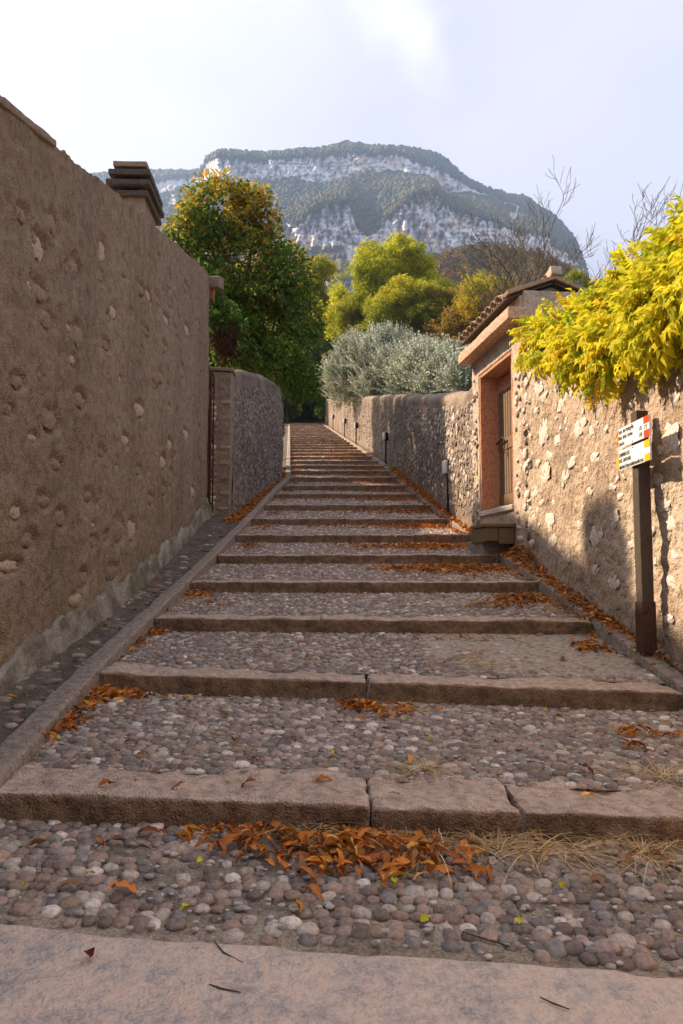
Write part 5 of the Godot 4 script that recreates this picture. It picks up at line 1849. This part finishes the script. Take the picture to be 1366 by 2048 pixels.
func build_litter() -> void:
	var big := []
	for k in 6:
		big.append(curled_leaf(200 + k, 0.085, 0.015))
	var P := "orange-brown dead leaves "
	pile(P + "heaped with straw against the first step, middle of the photo", [[-0.28, 2.5, 0.3, 0.14, 48, 0.03], [0.02, 2.47, 0.24, 0.18, 62, 0.035], [0.2, 2.42, 0.2, 0.16, 40, 0.03], [-0.05, 2.35, 0.2, 0.1, 22, 0.01]], big)
	pile(P + "in the left corner below the second step", [[-1.3, 4.18, 0.1, 0.12, 46, 0.05], [-1.32, 3.9, 0.05, 0.3, 26, 0.02], [-1.27, 3.5, 0.05, 0.2, 22, 0.015], [-1.1, 4.2, 0.14, 0.06, 14, 0.01]], big)
	pile(P + "below the second step near the middle joint", [[0.1, 4.12, 0.14, 0.1, 30, 0.02], [0.28, 4.05, 0.12, 0.15, 18, 0.01]], big)
	pile(P + "at the right end of the second tread", [[1.5, 3.75, 0.16, 0.1, 14, 0.02], [1.36, 3.5, 0.1, 0.08, 6, 0.01]], big)
	pile(P + "in the left corner below the third step", [[-1.45, 5.9, 0.08, 0.12, 30, 0.03], [-1.45, 5.4, 0.05, 0.3, 14, 0.01]], big)
	pile(P + "on the pale cement patch by the right kerb", [[1.8, 5.5, 0.12, 0.2, 30, 0.02], [1.0, 5.75, 0.3, 0.1, 10, 0.01]], big)
	pile(P + "in the left corner below the fourth step", [[-1.46, 7.5, 0.14, 0.16, 60, 0.05], [-1.2, 7.0, 0.4, 0.4, 12, 0.01]], big)
	pile(P + "heaped at the right of the fourth tread", [[1.75, 7.25, 0.22, 0.25, 110, 0.04], [1.5, 6.9, 0.3, 0.25, 40, 0.02]], big)
	pile(P + "strewn over the right half of the fifth tread", [[1.4, 8.85, 0.7, 0.4, 380, 0.03], [0.7, 8.9, 0.3, 0.2, 40, 0.01]], big)
	pile(P + "strewn over the right half of the sixth tread", [[1.3, 10.55, 0.8, 0.35, 380, 0.03], [0.3, 10.5, 0.5, 0.3, 40, 0.01], [-1.3, 10.6, 0.2, 0.3, 30, 0.01]], big)
	for i in range(5, 16):
		var z := SZ[i] + 1.1
		var r := pl(KR, z)
		var l := pl(KL, z)
		pile(P + "strewn along the " + ["seventh", "eighth", "ninth", "tenth", "eleventh", "twelfth", "thirteenth", "fourteenth", "fifteenth", "sixteenth", "seventeenth"][i - 5] + " tread", [[r - 0.5, z + 0.3, 0.7, 0.3, 210, 0.02], [(l + r) / 2, z + 0.3, 1.0, 0.3, 50, 0.01], [l + 0.2, z + 0.2, 0.25, 0.4, 20, 0.01]], big)
	# banked up beside the walls
	var bank := []
	for k in 40:
		var d := 5.0 + k * 0.42
		var r := pl(KR, d) + 0.1
		bank.append([lerpf(r, right_wall(d), 0.45), d, 0.15, 0.4, 85 if d > 5.6 else 25, 0.06])
	pile("orange-brown leaf bank between the right kerb and the rubble walls", bank, big)
	bank = []
	for k in 26:
		var d := 12.6 + k * 0.35
		var w := pl(LW2, d)
		var l := pl(KL, d) - 0.12
		bank.append([lerpf(l, w, 0.5), d, maxf(absf(l - w) * 0.6, 0.08), 0.3, 70, 0.04])
	pile("orange-brown leaf bank under the dark left garden wall", bank, big)
	bank = []
	for k in 8:
		bank.append([pl(KL, 4.0 + k) - 0.3, 4.0 + k, 0.2, 0.5, 3, 0.0])
	pile("few scattered dead leaves in the gutter beside the brown house", bank, big)

	# single leaves one can point at
	var nth := ["first", "second", "third", "fourth", "fifth", "sixth", "seventh", "eighth", "ninth", "tenth", "eleventh", "twelfth", "thirteenth", "fourteenth", "fifteenth", "sixteenth", "seventeenth", "eighteenth", "nineteenth", "twentieth"]
	var strips := [[1.98, 2.5, "the lowest cobble strip", 15, 9], [2.66, 2.95, "the stone edging of the first step", 5, 2], [3.05, 4.2, "the cobbles between first and second step", 14, 9], [4.7, 5.9, "the cobbles between second and third step", 9, 6], [6.4, 7.6, "the cobbles between third and fourth step", 6, 3]]
	var n := 0
	for st in strips:
		for kind in 2:
			var xs := []
			for k in st[3 + kind]:
				xs.append(rng.randf_range(-0.44, 0.44))
			xs.sort()
			for k in xs.size():
				var d: float = rng.randf_range(st[0], st[1])
				var x := clampf(xs[k] * d, pl(KL, d) + 0.05, pl(KR, d) - 0.05)
				var what := "curled orange dead leaf on " if kind == 0 else "small yellow-green leaf on "
				var leaf := curled_leaf(300 + n % 12, rng.randf_range(0.05, 0.085), 0.015) if kind == 0 else curled_leaf(330 + n % 12, 0.03, 0.01)
				var t := Transform3D(Basis(Vector3.UP, rng.randf() * TAU) * Basis(Vector3.RIGHT, rng.randfn() * 0.25) * Basis(Vector3.BACK, rng.randfn() * 0.4), Vector3(x, surf(x, d) + 0.008, -d))
				var q := put("dead_leaf" if kind == 0 else "yellow_leaf", leaf, tint_mat(litter_color() if kind == 0 else Color(0.55, 0.5, 0.03)), null, t)
				tag(q, what + st[2] + ", " + nth[k] + " from the left", "leaf", "orange leaves scattered on the steps" if kind == 0 else "small yellow leaves scattered on the steps")
				n += 1
	var o := put("dead_leaf", curled_leaf(390, 0.035, 0.013), tint_mat(Color(0.13, 0.03, 0.015)), null, Transform3D(Basis(Vector3.UP, 0.4), Vector3(-0.56, 0.035, -1.74)))
	tag(o, "dark red-brown leaf alone on the pink foreground slab", "leaf")
	var sticks := [[[-0.3, 1.84], [-0.27, 1.79], [-0.22, 1.75], "short curved dark twig on the foreground slab"], [[-0.28, 1.66], [-0.25, 1.645], [-0.21, 1.635], "thin pale twig on the foreground slab"], [[0.42, 1.66], [0.44, 1.64], [0.47, 1.62], "stubby brown twig on the right of the foreground slab"], [[0.3, 1.93], [0.35, 1.9], [0.4, 1.87], "brown stick lying across the lowest cobbles"]]
	for s in sticks:
		var pts := []
		for k in 3:
			pts.append(Vector3(s[k][0], surf(s[k][0], s[k][1]) + 0.012, -s[k][1]))
		tag(put("twig", tube_mesh(pts, [0.0014, 0.0022, 0.0012], 5), M["bark"]), s[3], "twig")
	# dry grass
	var straw := []
	for k in 4:
		straw.append(straw_mesh(500 + k, 11, 0.23, 0.05))
	var tufts := [["fringe of dry straw grass along the foot of the first step", [[0.15, 2.58], [0.28, 2.58], [0.4, 2.59], [0.5, 2.56], [0.58, 2.6], [0.68, 2.57], [0.72, 2.52], [0.85, 2.57], [1.0, 2.55], [1.1, 2.58], [0.05, 2.6], [-0.1, 2.6], [0.62, 2.48], [0.95, 2.47], [-0.25, 2.6], [0.33, 2.52], [1.2, 2.5], [0.5, 2.5], [0.22, 2.5], [1.05, 2.48]]],
		["pale dry grass tuft behind the first step's right joint", [[0.3, 3.06], [0.34, 3.05], [1.25, 3.1], [1.3, 3.08]]],
		["dry grass tuft on the edge of the pale cement patch", [[0.9, 4.8], [0.96, 4.95], [0.85, 5.1], [0.93, 5.3]]],
		["dry grass tuft below the second step's joint", [[0.36, 4.22], [0.4, 4.1]]],
		["dry grass growing over the right kerb beside the fourth tread", [[1.9, 6.6], [1.95, 6.9], [2.0, 6.2], [1.8, 6.25], [1.9, 6.0], [2.05, 7.4]]],
		["dry grass strewn over the right of the fifth tread", [[1.2, 8.6], [1.5, 8.5], [1.8, 8.4], [1.9, 8.9], [1.0, 8.8], [1.6, 8.9], [2.0, 8.6], [0.8, 8.5]]],
		["dry grass on the bank between the right kerb and the tan wall", [[2.1, 6.3], [2.12, 6.8], [2.12, 7.2], [2.14, 7.6], [2.12, 8.0], [2.1, 5.9], [2.13, 8.4], [2.1, 7.0], [2.13, 7.4], [2.1, 7.8], [2.08, 6.5], [2.1, 8.2], [2.06, 6.9], [2.1, 8.6], [2.1, 5.6]]]]
	for s in tufts:
		var xf := []
		var cols := PackedColorArray()
		for p in s[1]:
			for k in 3:
				var x: float = p[0] + rng.randfn() * 0.03
				var d: float = p[1] + rng.randfn() * 0.02
				xf.append(Transform3D(Basis(Vector3.UP, rng.randf() * TAU).scaled(Vector3.ONE * rng.randf_range(0.7, 1.2)), Vector3(x, surf(x, riser_clamp(d)) + 0.004, -riser_clamp(d))))
				cols.append(vary(Color(0.72, 0.5, 0.23) if rng.randf() < 0.6 else Color(0.4, 0.22, 0.09), 0.35))
		var g := scatter("dry_grass", straw[rng.randi() % 4], M["straw"], null, xf, cols)
		tag(g, s[0], "dry grass")


func tint_mat(c: Color) -> StandardMaterial3D:
	var m: StandardMaterial3D = M["dry_leaf"].duplicate()
	m.albedo_color = vary(c, 0.25).linear_to_srgb()
	return m
